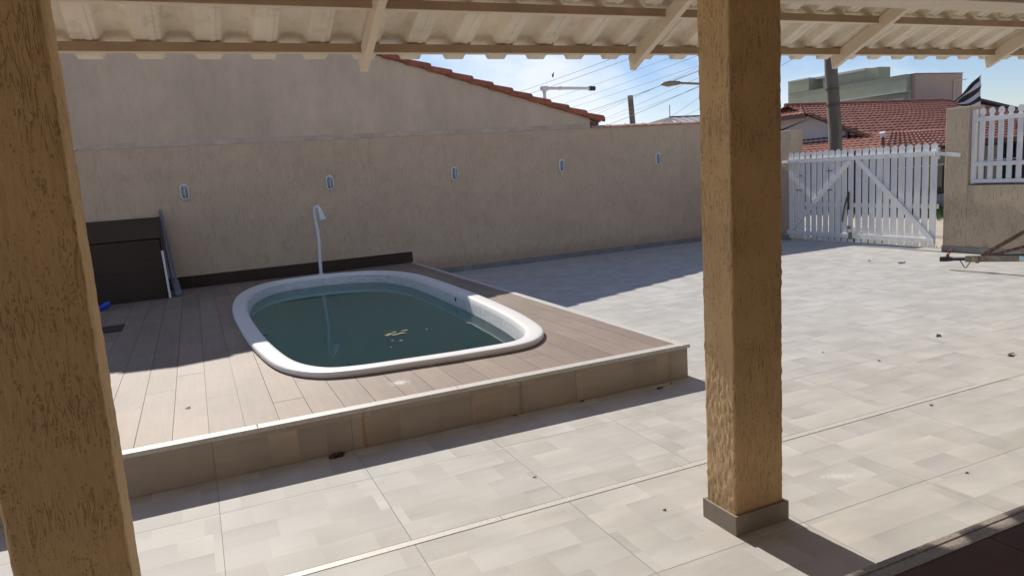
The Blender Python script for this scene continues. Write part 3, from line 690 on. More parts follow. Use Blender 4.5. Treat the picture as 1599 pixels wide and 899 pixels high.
# ------------------------------------------------------------------ porch roof
pr = empty('porch_roof', (3, 2, 2.5), 'cream painted porch roof of timber purlins and glazed tiles seen from below', 'roof')
def pp(m, name, mt, bevel=0): return under(m.build(name, mt, bevel=bevel), pr)
SLP = .475
pp(MB().box(-3.4, 10.2, 2.462, 2.660, 2.447, 2.66), 'beam', M_cream, .004)
YE, ZB = 4.56, 2.432
for x in (-2.95, -.94, 1.062, 3.058, 5.087, 7.108, 9.12):
    y1 = -1.15; pts = [(YE, ZB), (YE+.018, ZB+.102), (y1, ZB+.102+SLP*(YE-y1)), (y1, ZB+SLP*(YE-y1))]
    pp(MB().prism([(p[0], p[1]) for p in pts], 0, x-.0, x+.048), 'rafter', M_cream, .003)
PYS = [4.512-.367*k for k in range(17)]
for k, y in enumerate(PYS):
    z = ZB+.104+SLP*(YE-y)-.022
    if y < -1.1: break
    pp(MB().box(-3.4, 10.2, y-.028, y+.03, z, z+.052), 'purlin', M_cream, .002)
    under(MB().box(-3.4, 10.2, y-.033, y-.0285, z+.003, z+.052).build('purlin_shade', M_purlin_shade), pr)  # thin darker board painting the shade on the purlin's near face
PT = .305
prof = [(0, .002), (.02, 0), (.39, 0), (.415, .004), (.485, .046), (.51, .056), (.56, .062), (.70, .064), (.84, .062), (.89, .056), (.915, .046), (.985, .004), (1.0, .002)]
def rtile(L_, drop, th=.013):
    m = MB(); n = len(prof)
    lo = [(p[0]*PT*1.0, 0, p[1]) for p in prof]; 
    def rowp(y, dz): return [(p[0], y, p[2]+dz) for p in lo]
    sl = drop
    a = rowp(0, 0); mid_ = rowp(-L_*.06, sl*.06+.0); b = rowp(-L_, sl); 
    at = [(p[0], p[1], p[2]+th) for p in a]; bt = [(p[0], p[1], p[2]+th) for p in b]
    def strip(p, q, smooth=False): m.add(p+q, [(i, i+1, n+i+1, n+i) for i in range(n-1)], smooth)
    strip(a, b); strip(at, bt); strip(a, at, False); strip(b, bt, False)
    # raised rib under the pan as on the real tile
    xr = .24*PT
    m.add([(xr-.008, -.05, sl*.088), (xr+.030, -.05, sl*.088), (xr+.022, -.07, sl*.123-.006), (xr, -.07, sl*.123-.006), (xr-.008, -L_*.9, sl*.9-.001), (xr+.030, -L_*.9, sl*.9-.001), (xr+.022, -L_*.9, sl*.9-.007), (xr, -L_*.9, sl*.9-.007)],
          [(3, 2, 6, 7), (0, 3, 7, 4), (2, 1, 5, 6), (0, 1, 2, 3)])
    return m
TL = .565; drop = TL*(SLP-.045)
x_first = -.408-PT*.195-PT*9
zt0 = ZB+.104+SLP*(YE-4.512)-.022+.053     # purlin top at the eave
tile_src = rtile(TL, drop).build('roof_tile', M_rtile); tile_src.parent = pr; tile_src.matrix_parent_inverse = Matrix.Translation(-Vector(pr.location))
first = True
for k in range(3):
    for i in range(42):
        o = tile_src if first else tile_src.copy()
        if not first: C.objects.link(o)
        first = False
        o.location = (x_first+PT*i+random.uniform(-.002, .002), 4.660-.367*k, zt0-SLP*.148+SLP*.367*k+.008+random.uniform(-.001, .001))
# the rest of the roof, beyond what the view shows singly
m = MB()
for k in range(3, 17):
    y0 = 4.660-.367*k; z0 = zt0-SLP*.148+SLP*.367*k+.008
    if y0 < -1.2: break
    n = len(prof)
    for i in range(42):
        xx = x_first+PT*i
        a = [(xx+p[0]*PT, y0, z0+p[1]) for p in prof]; b = [(xx+p[0]*PT, y0-.5, z0+p[1]+.5*(SLP-.045)) for p in prof]
        at = [(q[0], q[1], q[2]+.013) for q in a]; bt = [(q[0], q[1], q[2]+.013) for q in b]
        m.add(a+b, [(j, j+1, n+j+1, n+j) for j in range(n-1)], True); m.add(at+bt, [(j, j+1, n+j+1, n+j) for j in range(n-1)], True); m.add(a+at, [(j, j+1, n+j+1, n+j) for j in range(n-1)])
o = pp(m, 'upper_tiles', M_rtile); o['kind'] = 'stuff'

hw = MB().box(-3.8, 10.5, -1.5, -1.25, -.28, 5.2).build('house_wall', M_housewall); tag(hw, 'beige rendered house wall closing the porch behind the viewer', 'house')

# ------------------------------------------------------------------ street side wall, gate, fence
sw = empty('street_wall', (GX, 7, 0), 'low beige render wall with a taller square pillar to the right of the gate', 'wall')
under(MB().box(GX, GX+.36, 7.352, 7.735, -.28, 2.285).build('pillar', M_front, bevel=.01), sw)
under(MB().box(GX+.006, GX+.34, -2, 7.351, -.28, 1.072).build('wall_body', M_front), sw)
for i in range(9):
    b = 7.742-.62*i; a = b-.62
    under(MB().box(GX-.013, GX-.001, a+.001, b-.001, .001, .098).build('skirting_tile', M_skirt), sw)
sw2 = empty('gate_pillar', (GX, 11, 0), 'beige render pillar on the left of the gate, half hidden by the middle column', 'pillar')
under(MB().box(GX, GX+.34, 10.99, WY+.0, -.28, 2.215).build('pillar_body', M_front, bevel=.01), sw2)
under(MB().box(GX-.013, GX-.001, 10.97, WY-.013, .001, .098).build('skirting_tile', M_skirt), sw2)

def picket_poly(w_, z0, z1):
    p = [(-w_/2, z0), (w_/2, z0), (w_/2, z1-w_*.42)]
    for i in range(1, 8): t = math.pi*i/8; p.append((w_/2*math.cos(t), z1-w_*.42+w_*.42*math.sin(t)))
    p.append((-w_/2, z1-w_*.42)); return p
def gate_leaf(yl, yr, hinge_left, label):
    e = empty('gate_leaf', (11.05, (yl+yr)/2, 0), label, 'gate', 'leaves of the driveway gate')
    W_ = yl-yr; n = 11; st = W_/n
    for i in range(n):
        yc = yr+st*(i+.5); z1 = 1.765+random.uniform(-.004, .004)
        poly = picket_poly(st-random.uniform(.030, .040), .055+random.uniform(0, .008), z1)
        o = MB().prism([(q[0], q[1]) for q in poly], 0, -.007, .007).build('picket', M_gate); o.location = (11.056, yc, 0)
        o.rotation_euler = (random.uniform(-.003, .003), 0, 0); under(o, e)
    for (z0, z1, x0, x1, nm) in ((1.555, 1.635, 11.012, 11.048, 'top_rail'), (.135, .215, 11.012, 11.048, 'bottom_rail'), (.70, .775, 11.076, 11.105, 'outer_rail')):
        under(MB().box(x0, x1, yr+.005, yl-.005, z0, z1).build(nm, M_gate), e)
    a = (11.030, yl-.06, .20) if hinge_left else (11.030, yr+.06, .20)
    b = (11.030, yr+.06, 1.56) if hinge_left else (11.030, yl-.06, 1.56)
    under(MB().bar(a, b, .034, .085, (0, 0, 1)).build('diagonal_brace', M_gate), e)
    return e
g1 = gate_leaf(10.975, 9.405, True, 'white picket gate leaf on the left, beside the middle column, with wire hooks')
g2 = gate_leaf(9.385, 7.800, False, 'white picket gate leaf on the right, next to the street wall pillar')
for (y, z, L_) in ((10.66, 1.30, .22), (10.66, 1.02, .22), (9.93, 1.38, .16), (9.93, 1.02, .13)):
    under(MB().tube([(11.04, y-.05, z), (11.03, y+.02, z+.004), (11.045, y+L_/2, z-.004)], .007, 6).build('wire_hook', M_black), g1)
under(MB().tube([(11.03, 9.50, .98), (11.02, 9.50, .78), (11.03, 9.50, .66)], .016, 6).build('bolt_handle', M_black), g1)
# chain links hanging from the bolt
for i in range(12):
    t = i/11; y = 9.51+.09*math.sin(t*1.5)+.03*t; z = .96-.50*t
    pts = [(11.028+(.008*math.cos(a) if i % 2 else 0), y+(0 if i % 2 else .012*math.cos(a)), z+.026*math.sin(a)) for a in [2*math.pi*q/8 for q in range(9)]]
    under(MB().tube(pts, .006, 5, cap=False).build('chain_link', M_black), g1)
under(MB().box(11.0, 11.015, 9.44, 9.50, .30, .36).box(11.0, 11.02, 9.40, 9.48, .12, .25).build('lock_plate', M_alu), g1)
for z, nm in ((1.60, 'latch_bar'),):
    under(MB().bar((11.03, 7.86, 1.60), (11.03, 7.42, 1.545), .03, .055).build(nm, M_gate), g2)
    under(MB().box(11.0, 11.05, 7.765, 7.80, 1.50, 1.69).build('latch_bracket', M_gate), g2)
under(MB().bar((11.03, 10.93, 1.60), (11.06, 11.14, 1.59), .03, .05).build('hinge_block', M_gate), g1)

for g_, y in ((g1, 10.955), (g2, 7.82)):
    for z in (.175, 1.595):
        sgn = -1 if g_ is g1 else 1
        under(MB().box(11.006, 11.0115, min(y, y+sgn*.22), max(y, y+sgn*.22), z-.018, z+.018).tube([(11.008, y, z-.04), (11.008, y, z+.04)], .011, 8).build('strap_hinge', M_gate), g_)
    for k_ in range(6):
        for z in (.175, 1.595):
            yy = (g_.location.y-.65)+.26*k_; under(MB().tube([(11.013, yy, z), (11.0095, yy, z)], [.007, .006], 6).build('bolt_head', M_galv), g_)
fe = empty('picket_fence', (GX+.1, 6.3, 1.07), 'white picket fence panel set on the low street wall beside the pillar', 'fence')
FX = GX+.07
under(MB().box(FX-.02, FX+.03, 7.285, 7.345, 1.085, 2.22).build('end_post', M_gate), fe)
for i in range(16):
    yc = 7.195-.1385*i-0.0; zt = 2.235
    p = [(-.036, 1.12), (.036, 1.12), (.036, zt-.13), (.024, zt-.115), (.024, zt-.10), (.040, zt-.08), (.042, zt-.045), (.030, zt-.015), (0, zt), (-.030, zt-.015), (-.042, zt-.045), (-.040, zt-.08), (-.024, zt-.10), (-.024, zt-.115), (-.036, zt-.13)]
    o = MB().prism(p, 0, -.010, .010).build('picket', M_gate); o.location = (FX, yc, 0); under(o, fe)
for z0, z1 in ((2.035, 2.105), (1.36, 1.425), (1.10, 1.16)):
    under(MB().box(FX+.011, FX+.036, 5.0, 7.284, z0, z1).box(FX-.024, FX-.011, 5.0, 7.284, z0+.003, z1-.003).build('rail', M_gate), fe)
under(MB().box(FX-.05, FX+.09, 5.0, 7.30, 1.073, 1.088).build('sill', M_black), fe)

# ------------------------------------------------------------------ trailer drawbar
tr_ = empty('boat_trailer', (9.5, 6.4, 0), 'rusty boat trailer resting nose down by the street wall, only its drawbar in view', 'trailer')
A = Vector((9.52, 6.60, .145)); B = Vector((9.64, 5.60, .225)); dv = (B-A)
def tp(t, up_=0, side=0): p = A+dv*t; return (p.x+side, p.y, p.z+up_)
def pt(m, nm, mt): return under(m.build(nm, mt), tr_)
pt(MB().bar(tp(.30), tp(4.2), .06, .082), 'drawbar', M_galv)
pt(MB().tube([tp(.10), tp(.36)], .026, 10), 'coupler_tube', M_black)
pt(MB().bar(tp(-.03), tp(.06), .07, .062).tube([tp(.05), tp(.12)], [.036, .03], 10).tube([tp(-.01, -.03), tp(-.01, .03)], .038, 10), 'ball_coupler', M_black)
pt(MB().tube([tp(.05, .03), tp(.06, .07)], [.03, .018], 8).tube([tp(.055, .06), tp(.06, .11), tp(.10, .135), tp(.14, .13), tp(.12, .115), tp(.075, .075)], .007, 6), 'lever', M_red)
pt(MB().tube([tp(.22, -.02), tp(.27, -.10), tp(.285, -.125)], .007, 6).tube([tp(.30, -.125), tp(.335, -.07), tp(.37, -.02)], .007, 6), 'safety_chain', M_galv)
pt(MB().tube([tp(.44, 0, -.05), tp(.44, -.01, .05)], .045, 12).tube([tp(.44, -.05), tp(.44, -.06)], .02, 8), 'pivot_roller', M_galv)
pt(MB().box(A.x+dv.x*.97-.032, A.x+dv.x*.97-.0305, 5.58, 5.66, .19, .255), 'sticker', mat('pale blue sticker', (.5, .75, .78), rough=.4))
pt(MB().bar(tp(.50, .04), (9.66, 5.18, .86), .05, .045), 'brace_bar', M_rust)
pt(MB().bar(tp(.55, .03), (9.70, 4.95, .60), .05, .04), 'brace_bar', M_rust)
pt(MB().bar(tp(.6, .045), (9.68, 4.9, .33), .03, .02), 'brace_bar', M_black)
pt(MB().bar((9.63, 5.36, .30), (9.63, 5.36, 1.36), .06, .06, (0, 1, 0)), 'winch_post', M_rust)
pt(MB().box(9.58, 9.70, 5.30, 5.57, 1.27, 1.42), 'winch_block', M_rust)
pt(MB().tube([(8.9, 3.0, .28), (10.5, 3.0, .28)], .03, 8), 'axle', M_rust)
for x in (8.85, 10.4):
    wl = pt(MB().tube([(x, 3.0, .28), (x+.02, 3.0, .28), (x+.14, 3.0, .28), (x+.16, 3.0, .28)], [.22, .28, .28, .22], 24), 'wheel', M_black)

# ------------------------------------------------------------------ utility pole, wires, street lamp
up_ = empty('utility_pole', (13.2, 11.66, -.3), 'thick weathered timber utility pole rising behind the white gate', 'pole')
PB = Vector((13.2, 11.58, -.3)); PTp = Vector((13.2, 12.10, 7.2))
def polept(z): return PB+(PTp-PB)*((z+.3)/7.5)
pts = [polept(-.3+7.5*i/12)+Vector((.012*math.sin(i*1.7), .012*math.cos(i*2.3), 0)) for i in range(13)]
under(MB().tube(pts, [.155-.0035*i for i in range(13)], 16).build('shaft', M_pole), up_)
for z in (5.0, 6.4):
    c_ = polept(z); under(MB().bar(c_+Vector((-.9, .14, 0)), c_+Vector((.9, .14, 0)), .1, .1).build('crossarm', M_pole), up_)
    for dx_ in (-.8, -.45, .45, .8): under(MB().tube([c_+Vector((dx_, .14, .05)), c_+Vector((dx_, .14, .17))], [.04, .03], 8).build('insulator', M_wht), up_)
for z in (2.75, 3.1): 
    c_ = polept(z); under(MB().tube([c_+Vector((0, 0, -.006)), c_+Vector((0, 0, .006))], .158, 16).build('strap', M_rust), up_)
W = [((19.41, 45.44, 6.63), (13.66, 12.29, 5.64)), ((20.43, 44.86, 5.88), (13.59, 12.23, 5.11)), ((20.76, 44.63, 5.4), (13.58, 12.22, 4.99)), ((21.41, 44.31, 5.17), (13.54, 12.17, 4.65)),
     ((22.15, 43.91, 4.73), (13.53, 12.17, 4.63)), ((22.48, 43.67, 4.2), (13.59, 12.22, 5.04)), ((22.64, 43.66, 4.55), (13.55, 12.19, 4.75)), ((23.25, 43.3, 4.03), (13.54, 12.18, 4.7)),
     ((23.61, 43.09, 3.71), (13.52, 12.16, 4.52)), ((25.31, 42.51, 4.61), (13.49, 12.13, 4.27)), ((26.59, 41.62, 2.78), (13.57, 12.21, 4.96)), ((27.85, 41.22, 3.61), (13.48, 12.12, 4.22)),
     ((19.04, 45.53, 6.23), (13.63, 12.27, 5.42))]
for i, (a, b) in enumerate(W):
    a = Vector(a); b = Vector(b)
    pts = [a+(b-a)*(q/24)+Vector((0, 0, -.10*math.sin(math.pi*q/24)*(1+.4*(i % 3)))) for q in range(25)]
    o = MB().tube(pts, .006 if i % 4 else .010, 5).build('power_line', M_cable)
    tag(o, 'dark overhead cable crossing the sky between the gable and the middle column', 'cable', 'overhead cables')
sl = empty('street_lamp', (17.3, 15.5, -.3), 'street lamp head on an arm reaching out above the wall left of the middle column', 'street lamp')
H0 = Vector((14.02, 18.72, 4.15))
fdir = Vector((.905, -.41, 0))
under(MB().tube([H0+fdir*.25, H0+fdir*1.6+Vector((0, 0, -.15))], .035, 8).build('arm', M_galv), sl)
vsr = []
hh = MB()
for t, w_, h_ in ((-.30, .02, .02), (-.24, .10, .06), (-.05, .15, .085), (.15, .12, .075), (.30, .05, .05)):
    c_ = H0+fdir*t; sd = Vector((.41, .905, 0))
    vsr.append([tuple(c_+sd*w_*math.cos(a)+Vector((0, 0, 1))*h_*math.sin(a)) for a in [2*math.pi*q/12 for q in range(12)]])
loft(vsr, True, True).build('lamp_head', M_galv); o = bpy.context.scene.objects['lamp_head']; under(o, sl)
under(MB().add([tuple(H0+fdir*(.13*math.cos(a)-.05)+Vector((.41, .905, 0))*(.1*math.sin(a))+Vector((0, 0, -.075-.02*0))) for a in [2*math.pi*q/14 for q in range(14)]]+[tuple(H0+fdir*-.05+Vector((0, 0, -.11)))], [(i, (i+1) % 14, 14) for i in range(14)], True).build('lens', M_fog), sl)
q_ = H0+fdir*1.6
under(MB().tube([(q_.x, q_.y, -.3), (q_.x, q_.y, 4.2)], [.11, .07], 12).build('shaft', M_conc), sl)
fp = MB().tube([(26.25, 38.5, -.3), (26.2, 38.9, 3), (26.10, 39.03, 6.05)], [.22, .19, .17], 12).build('utility_pole', M_pole); tag(fp, 'distant dark utility pole seen over the wall left of the middle column', 'pole')

# ------------------------------------------------------------------ flag
fl = empty('flag', (13.4, 8.66, -.3), 'black and white striped flag hanging furled on a thin pole behind the street wall pillar', 'flag')
under(MB().tube([(13.33, 8.62, -.3), (13.42, 8.70, 2.93)], .012, 6).build('flag_pole', M_white), fl)
nx_, nz2 = 16, 12; vs = []; uv = []
for j in range(nz2+1):
    for i in range(nx_+1):
        u, v = i/nx_, j/nz2
        P0 = Vector((13.42, 8.70, 2.92)); P1 = Vector((13.40, 8.68, 2.38))
        Q0 = Vector((12.97, 8.84, 2.50)); Q1 = Vector((13.0, 8.80, 2.40))
        hoist = P0+(P1-P0)*v; fly = Q0+(Q1-Q0)*v
        p = hoist+(fly-hoist)*u; p.z -= .05*math.sin(u*math.pi)*(1 if v > .4 else -.3)
        wv = .03*math.sin(u*7+v*9)*u; p.y += wv+.02*math.sin(v*14+u*3); vs.append(tuple(p)); uv.append((u, v))
fs = [(j*(nx_+1)+i, j*(nx_+1)+i+1, (j+1)*(nx_+1)+i+1, (j+1)*(nx_+1)+i) for j in range(nz2) for i in range(nx_)]
mb = MB().add(vs, fs, True); o = mb.build('cloth', M_flag)
ul = o.data.uv_layers.new(name='UVMap')
for lp in o.data.loops: ul.data[lp.index].uv = uv[lp.vertex_index]
sd_ = o.modifiers.new('thickness', 'SOLIDIFY'); sd_.thickness = .002
under(o, fl)

# ------------------------------------------------------------------ tile-roofed house over the street
hs_ = empty('tiled_roof_house', (25, 20, -.3), 'house across the street with a broad red clay tile roof and a white gable', 'house')
def ph(m, nm, mt): return under(m.build(nm, mt), hs_)
def roof_plane(P00, P10, P01, P11, n_rows, n_cols, lift=.03):
    """corner order: eave-left, eave-right, ridge-left, ridge-right; each course steps up at its lower edge"""
    m = MB(); P00, P10, P01, P11 = map(Vector, (P00, P10, P01, P11))
    nrm = (P10-P00).cross(P01-P00).normalized(); nrm = nrm if nrm.z > 0 else -nrm
    for r in range(n_rows):
        v0, v1 = r/n_rows, (r+1.12)/n_rows; v1 = min(v1, 1)
        vs = []
        nc = n_cols*2
        for v, l in ((v0, lift), (v1, 0)):
            a = P00+(P01-P00)*v; b = P10+(P11-P10)*v
            for c in range(nc+1): vs.append(a+(b-a)*(c/nc)+nrm*(l+(.028 if c % 2 else 0)))
        n = nc+1
        m.add(vs, [(i, i+1, n+i+1, n+i) for i in range(nc)])
        lo = [Vector(q)-nrm*(lift+.012) for q in vs[:n]]; m.add(vs[:n]+lo, [(i, i+1, n+i+1, n+i) for i in range(nc)])
    return m
ZR, YR, YEV, ZEV = 3.50, 20.5, 16.1, 1.80
XL, XRr, XRe = 21.0, 29.2, 33.5
ph(roof_plane((XL-.5, YEV, ZEV), (XRe, YEV, ZEV-.05), (XL-.5, YR, ZR), (XRr, YR, ZR), 17, 42), 'roof_slope', M_terra2)
ph(roof_plane((XRe, 25, ZEV), (XL-.5, 25, ZEV), (XRr, YR, ZR), (XL-.5, YR, ZR), 10, 30), 'roof_slope', M_terra2)
ph(roof_plane((XRe, YEV, ZEV-.05), (XRe, 25, ZEV), (XRr, YR, ZR), (XRr, YR+.01, ZR), 14, 26), 'roof_slope', M_terra2)
# half hip over the white gable
ph(roof_plane((XL-.75, 22.0, 3.10), (XL-.75, 19.35, 3.10), (XL+.2, 20.6, ZR+.02), (XL+.2, 20.4, ZR+.02), 4, 10), 'half_hip', M_terra2)
ph(MB().prism([(25, 1.9), (16.9, 1.9), (16.9, 2.05), (19.45, 3.05), (21.5, 3.05), (25, 1.7)], 0, XL, XL+.15), 'gable_wall', M_wht)
ph(MB().box(XL, XL+.15, 16.9, 25, -.3, 1.895), 'lower_wall', M_brown)  # wall coloured dark for the shade beneath the veranda roof
ph(MB().tube([(XL-.5, YR, ZR+.03), (XRr, YR, ZR+.03)], .07, 8), 'ridge_tiles', M_terra2)
ph(MB().tube([(XRr, YR, ZR+.03), (XRe, YEV, ZEV)], .07, 8), 'hip_tiles', M_terra2)
ph(MB().box(XL+.15, XRe-.7, 16.8, 17.0, -.3, 1.95), 'front_wall', M_brown)  # dark colour stands in for the shade under the eave
ph(MB().box(XL-.6, XRe, YEV-.02, YEV+.02, ZEV-.16, ZEV-.04), 'fascia', M_brown)
ph(MB().box(28.0, 29.6, 16.2, 16.8, -.3, 2.32), 'porch_wall', M_purple)
for i in range(7):
    x0 = 21.6+1.55*i
    w_ = ph(MB().box(x0, x0+1.35, 16.76, 16.80, .25, 1.55), 'window', M_darkwin)
    for z in (1.02,): under(MB().box(x0-.06, x0+1.41, 16.72, 16.755, z-.03, z+.03).build('window_bar', M_wht), w_, 1)
    for xx in (x0, x0+.45, x0+.9): under(MB().box(xx-.02, xx+.02, 16.73, 16.757, .25, 1.0).build('mullion', M_galv), w_, 1)
ph(MB().box(XL+.2, 33, 16.3, 16.4, -.3, .05), 'kerb_wall', M_conc)
# timber verge and small veranda roof on the gable
for a, b in (((20.55, 19.35, 3.06), (20.55, 16.0, 1.74)), ((20.25, 19.3, 3.04), (20.25, 21.9, 3.04))): ph(MB().bar(a, b, .05, .14), 'bargeboard', M_brown)
ph(MB().bar((20.6, 17.80, 1.6), (20.6, 17.80, 2.50), .09, .09, (0, 1, 0)), 'verge_post', M_brown)
ph(MB().bar((20.6, 18.45, 2.42), (20.6, 17.45, 2.42), .07, .07), 'tie_beam', M_brown)
ph(MB().bar((20.6, 18.35, 2.36), (20.6, 17.83, 1.95), .07, .07), 'brace', M_brown)
ph(roof_plane((19.2, 15.35, 1.66), (19.2, 23.5, 1.66), (21.0, 16.5, 2.22), (21.0, 23.5, 2.22), 7, 30), 'veranda_roof', M_terra2)
ph(roof_plane((23.6, 15.35, 1.66), (19.2, 15.35, 1.66), (23.6, 16.5, 2.22), (21.0, 16.5, 2.22), 7, 16), 'veranda_roof', M_terra2)
ph(MB().box(19.25, 19.35, 15.4, 23.5, 1.50, 1.66), 'fascia', M_brown)
ph(MB().box(20.6, 21.0, 17.9, 23.5, 2.10, 2.16), 'white_gutter', M_wht)
for y in (15.5, 18.5, 21.5): ph(MB().box(19.3, 19.45, y, y+.15, -.3, 1.55), 'veranda_post', M_brown)
cp = empty('roof_vent', (19.55, 15.65, 1.9), 'small white box vent on the lower veranda roof of the tiled house', 'vent')
under(MB().box(19.55, 19.67, 15.58, 15.70, 2.06, 2.17).prism([(19.52, 2.17), (19.70, 2.17), (19.61, 2.23)], 1, 15.55, 15.73).build('cap', M_wht), cp)
under(MB().box(19.58, 19.64, 15.61, 15.67, 1.75, 2.06).build('stem', M_brown), cp)

# dark roofed house further right
dh = empty('dark_roof_house', (40, 27, -.3), 'house with a dark low pitched roof behind the right end of the tiled house', 'house')
under(MB().prism([(36.5, 3.3), (40.06, 4.06), (44.3, 3.35), (44.3, 3.22), (40.06, 3.93), (36.5, 3.17)], 1, 26, 33).build('roof', M_slate), dh)
under(MB().prism([(37, -.3), (43.4, -.3), (43.4, 3.3), (40.06, 3.90), (37, 3.15)], 1, 26.3, 32.5).build('wall', M_slate), dh)

# ------------------------------------------------------------------ green and pink building
gb = empty('green_building', (42, 32, -.3), 'flat roofed pale green building with a brownish pink end wall far behind the gate', 'building')
def pg(m, nm, mt): return under(m.build(nm, mt), gb)
pg(MB().box(39.80, 44.1, 29.97, 39.2, -.3, 4.92), 'lower_storey', M_green)
pg(MB().box(39.60, 40.00, 30.05, 39.3, 4.95, 5.90), 'parapet', M_green)
pg(MB().box(39.45, 40.2, 29.95, 39.3, 4.90, 4.95), 'ledge', M_wht)
pg(MB().box(40.0, 44.2, 29.76, 29.95, -.3, 5.90), 'end_wall', M_pink)
pg(MB().box(40.0, 44.2, 29.95, 30.1, 4.0, 5.90), 'end_wall_core', M_green)
pg(MB().box(39.95, 44.2, 29.72, 30.1, 5.90, 5.935), 'coping', M_slate)
pg(MB().box(39.58, 40.02, 30.1, 39.3, 5.90, 5.93), 'coping', M_galv)
pg(MB().box(40.3, 41.2, 33.45, 36.9, 4.9, 6.66), 'tower', M_green)
pg(MB().box(40.15, 41.25, 33.4, 37.4, 6.66, 6.80), 'tower_slab', M_wht)
pg(MB().box(40.2, 41.25, 32.45, 33.38, 4.9, 6.72), 'stair_block', M_green)
pg(MB().box(39.62, 41.3, 37.46, 39.32, 4.9, 6.72), 'corner_block', M_green)
pg(MB().box(39.6, 41.32, 37.44, 39.34, 6.72, 6.80), 'corner_slab', M_wht)
f_ = pg(MB().box(40.22, 40.30, 36.25, 36.75, 5.88, 6.38), 'window_opening', M_wht)
w_ = pg(MB().box(39.76, 39.80, 30.4, 32.3, 3.2, 4.50), 'window', M_darkwin)
for y in (30.36, 31.3, 32.28):
    q_ = MB().box(39.70, 39.76, y, y+.06, 3.2, 4.52).build('frame', M_galv); q_.parent = w_
pg(MB().box(39.68, 39.80, 30.3, 32.4, 4.50, 4.58), 'window_head', M_wht)
pg(MB().tube([(43.35, 29.70, 4.1), (43.35, 29.70, 5.47), (44.5, 29.70, 5.53)], .035, 6), 'drain_pipe', M_cream)

# pale roof over the wall beside the middle column
rf = empty('distant_house', (22, 29, -.3), 'far pale roofed house just showing over the wall near the middle column', 'house')
under(MB().box(22.0, 30, 29.5, 34, -.3, 3.4).build('wall', M_wht), rf)
M_pale = mat('pale ribbed roof', (.5, .47, .46), rough=.7, var=.15, vs=4)
for i in range(14):
    a = 22.0+.5*i; under(MB().prism([(28.6, 3.55), (28.6, 3.62), (29.6, 3.93), (29.6, 3.86)], 0, a, a+.40).build('roof_panel', M_pale), rf)
under(MB().prism([(28.9, 3.5), (29.6, 3.92), (34, 3.6)], 0, 21.95, 22.0).build('hip_end', M_pale), rf)
under(MB().tube([(22.05, 29.6, 3.93), (29, 29.6, 3.93)], .05, 6).build('ridge', M_slate), rf)
under(MB().tube([(22.0, 29.5, 3.9), (22.0, 29.5, 4.5)], .02, 5).build('antenna', M_galv), rf)

# bird
bd = MB().tube([(14.55, 27.49, 5.60), (14.56, 27.49, 5.68), (14.60, 27.49, 5.80)], [.02, .045, .015], 8).add([(14.58, 27.49, 5.68), (14.46, 27.60, 5.80), (14.54, 27.50, 5.70)], [(0, 1, 2)]).add([(14.58, 27.49, 5.68), (14.60, 27.38, 5.78), (14.54, 27.48, 5.62)], [(0, 1, 2)]).build('bird', M_black)
tag(bd, 'small dark bird flying in front of the cloud above the gable roof', 'bird')

# ------------------------------------------------------------------ leaves
def leaf(x, y, z, s, label, m, name='dry_leaf', group='dry leaves on the courtyard floor', n=1):
    mb = MB()
    for k in range(n):
        a = random.uniform(0, 6.28); sp = 1.5 if m is M_leaf2 else .6; cx, cy = x+random.uniform(-1, 1)*s*sp*(k > 0), y+random.uniform(-1, 1)*s*sp*(k > 0)
        rr = [s*(.35+.65*random.random())*(.6 if m is M_leaf2 else 1) for _ in range(9)]
        top = [(cx+rr[i]*math.cos(a+i*.698)*1.0, cy+rr[i]*.55*math.sin(a+i*.698), z+.002+random.uniform(0, .35)*s*(m is M_leaf)) for i in range(9)]
        c_ = (cx, cy, z+.004+.1*s*(m is M_leaf))
        bot = [(p[0], p[1], p[2]-.0015) for p in top]
        mb.add(top+[c_], [(i, (i+1) % 9, 9) for i in range(9)]); mb.add(bot+[(c_[0], c_[1], c_[2]-.0015)], [((i+1) % 9, i, 9) for i in range(9)])
        mb.add(top+bot, [(i, (i+1) % 9, 9+(i+1) % 9, 9+i) for i in range(9)])
    o = mb.build(name, m); tag(o, label, 'leaf', group)
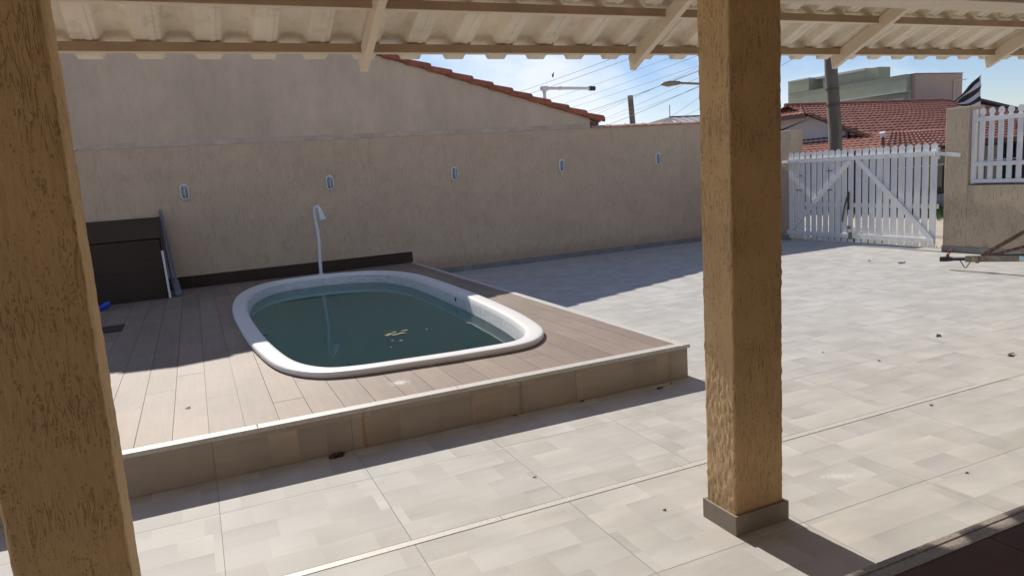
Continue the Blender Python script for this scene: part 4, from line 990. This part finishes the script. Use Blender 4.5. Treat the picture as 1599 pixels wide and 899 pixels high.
LV = [(6.107, 4.263, .055, 2, 'pair of curled brown leaves on the lit tiles in the right part of the courtyard'),
      (5.963, 3.537, .05, 2, 'curled dark leaf at the right edge of the view, below the leaf pair'),
      (4.399, 3.107, .028, 1, 'dark leaf just below the pale granite strip, right of the middle column'),
      (5.033, 4.025, .03, 1, 'flat brown leaf above the pale granite strip, right of the middle column'),
      (4.916, 4.493, .028, 1, 'small brown leaf right of the middle column at mid height of its shaft'),
      (9.574, 7.854, .06, 1, 'small leaf clump before the gate, the left of the two there'),
      (9.66, 7.388, .075, 3, 'larger leaf clump before the gate, the right of the two there'),
      (3.168, 4.499, .04, 2, 'large dark leaf in the shadow at the right end of the deck step'),
      (3.31, 4.53, .022, 1, 'small dark leaf closest to the corner of the deck step, in its shadow'),
      (3.36, 4.13, .02, 1, 'dark crumb of leaf touching the left side of the middle column'),
      (2.508, 4.572, .04, 1, 'brown leaf at the foot of the deck step, under its middle part'),
      (1.95, 4.575, .03, 1, 'brown leaf at the foot of the deck step, left of the middle part'),
      (1.612, 3.55, .02, 1, 'lone small leaf on the lit tiles between the deck step and the granite strip'),
      (3.60, 2.33, .016, 1, 'tiny leaf nearest the porch edge on the right'),
      (2.0, 2.83, .018, 1, 'tiny leaf left of the foot of the middle column')]
for x, y, s, n, lb in LV: leaf(x, y, .001, s*.82, lb, M_leaf, n=n)
leaf(.66, 4.56, .001, .05, 'dark muddy leaf litter at the foot of the deck step, toward its left', M_leaf, n=5)
leaf(-.20, 5.35, HD, .03, 'small brown leaf on the lit deck planks right of the left column', M_leaf)
FL = [(1.79, 7.30, .085, 9, 'largest cluster of yellowed leaves floating on the pool water'), (1.67, 6.92, .05, 2, 'small yellowed leaf pair floating below the largest cluster'),
      (1.585, 6.65, .03, 1, 'single pale leaf floating nearest the front rim of the pool'), (2.60, 7.17, .05, 2, 'yellowed leaf scraps floating by the right wall of the pool'),
      (2.12, 7.2, .03, 1, 'tiny pale scrap floating right of the largest leaf cluster'), (.86, 7.93, .03, 1, 'tiny pale scrap floating at the left of the pool')]
for x, y, s, n, lb in FL: leaf(x, y, .1655, s, lb, M_leaf2, 'floating_leaf', 'leaves floating on the pool', n)

# ------------------------------------------------------------------ grass by the street
random.seed(3)
gm = MB()
def tuft(x, y, z, h):
    a = random.uniform(0, 6.28); w_ = .012; dx_, dy_ = math.cos(a)*w_, math.sin(a)*w_; lx_, ly_ = random.uniform(-.5, .5)*h, random.uniform(-.5, .5)*h
    gm.add([(x-dx_, y-dy_, z), (x+dx_, y+dy_, z), (x+lx_, y+ly_, z+h)], [(0, 1, 2)])
for _ in range(9000): tuft(random.uniform(18.5, 21.5)+random.gauss(0, .2), random.uniform(7, 22), -.3, random.uniform(.08, .32))
for _ in range(2500): tuft(random.uniform(11.6, 11.95), random.uniform(6, 13), -.3, random.uniform(.06, .38))
for _ in range(1500): tuft(random.gauss(13.2, .35), random.gauss(11.6, .35), -.3, random.uniform(.05, .3))
go = gm.build('street_grass', M_grass); tag(go, 'green grass growing along both sides of the sandy street', 'grass', kind='stuff')
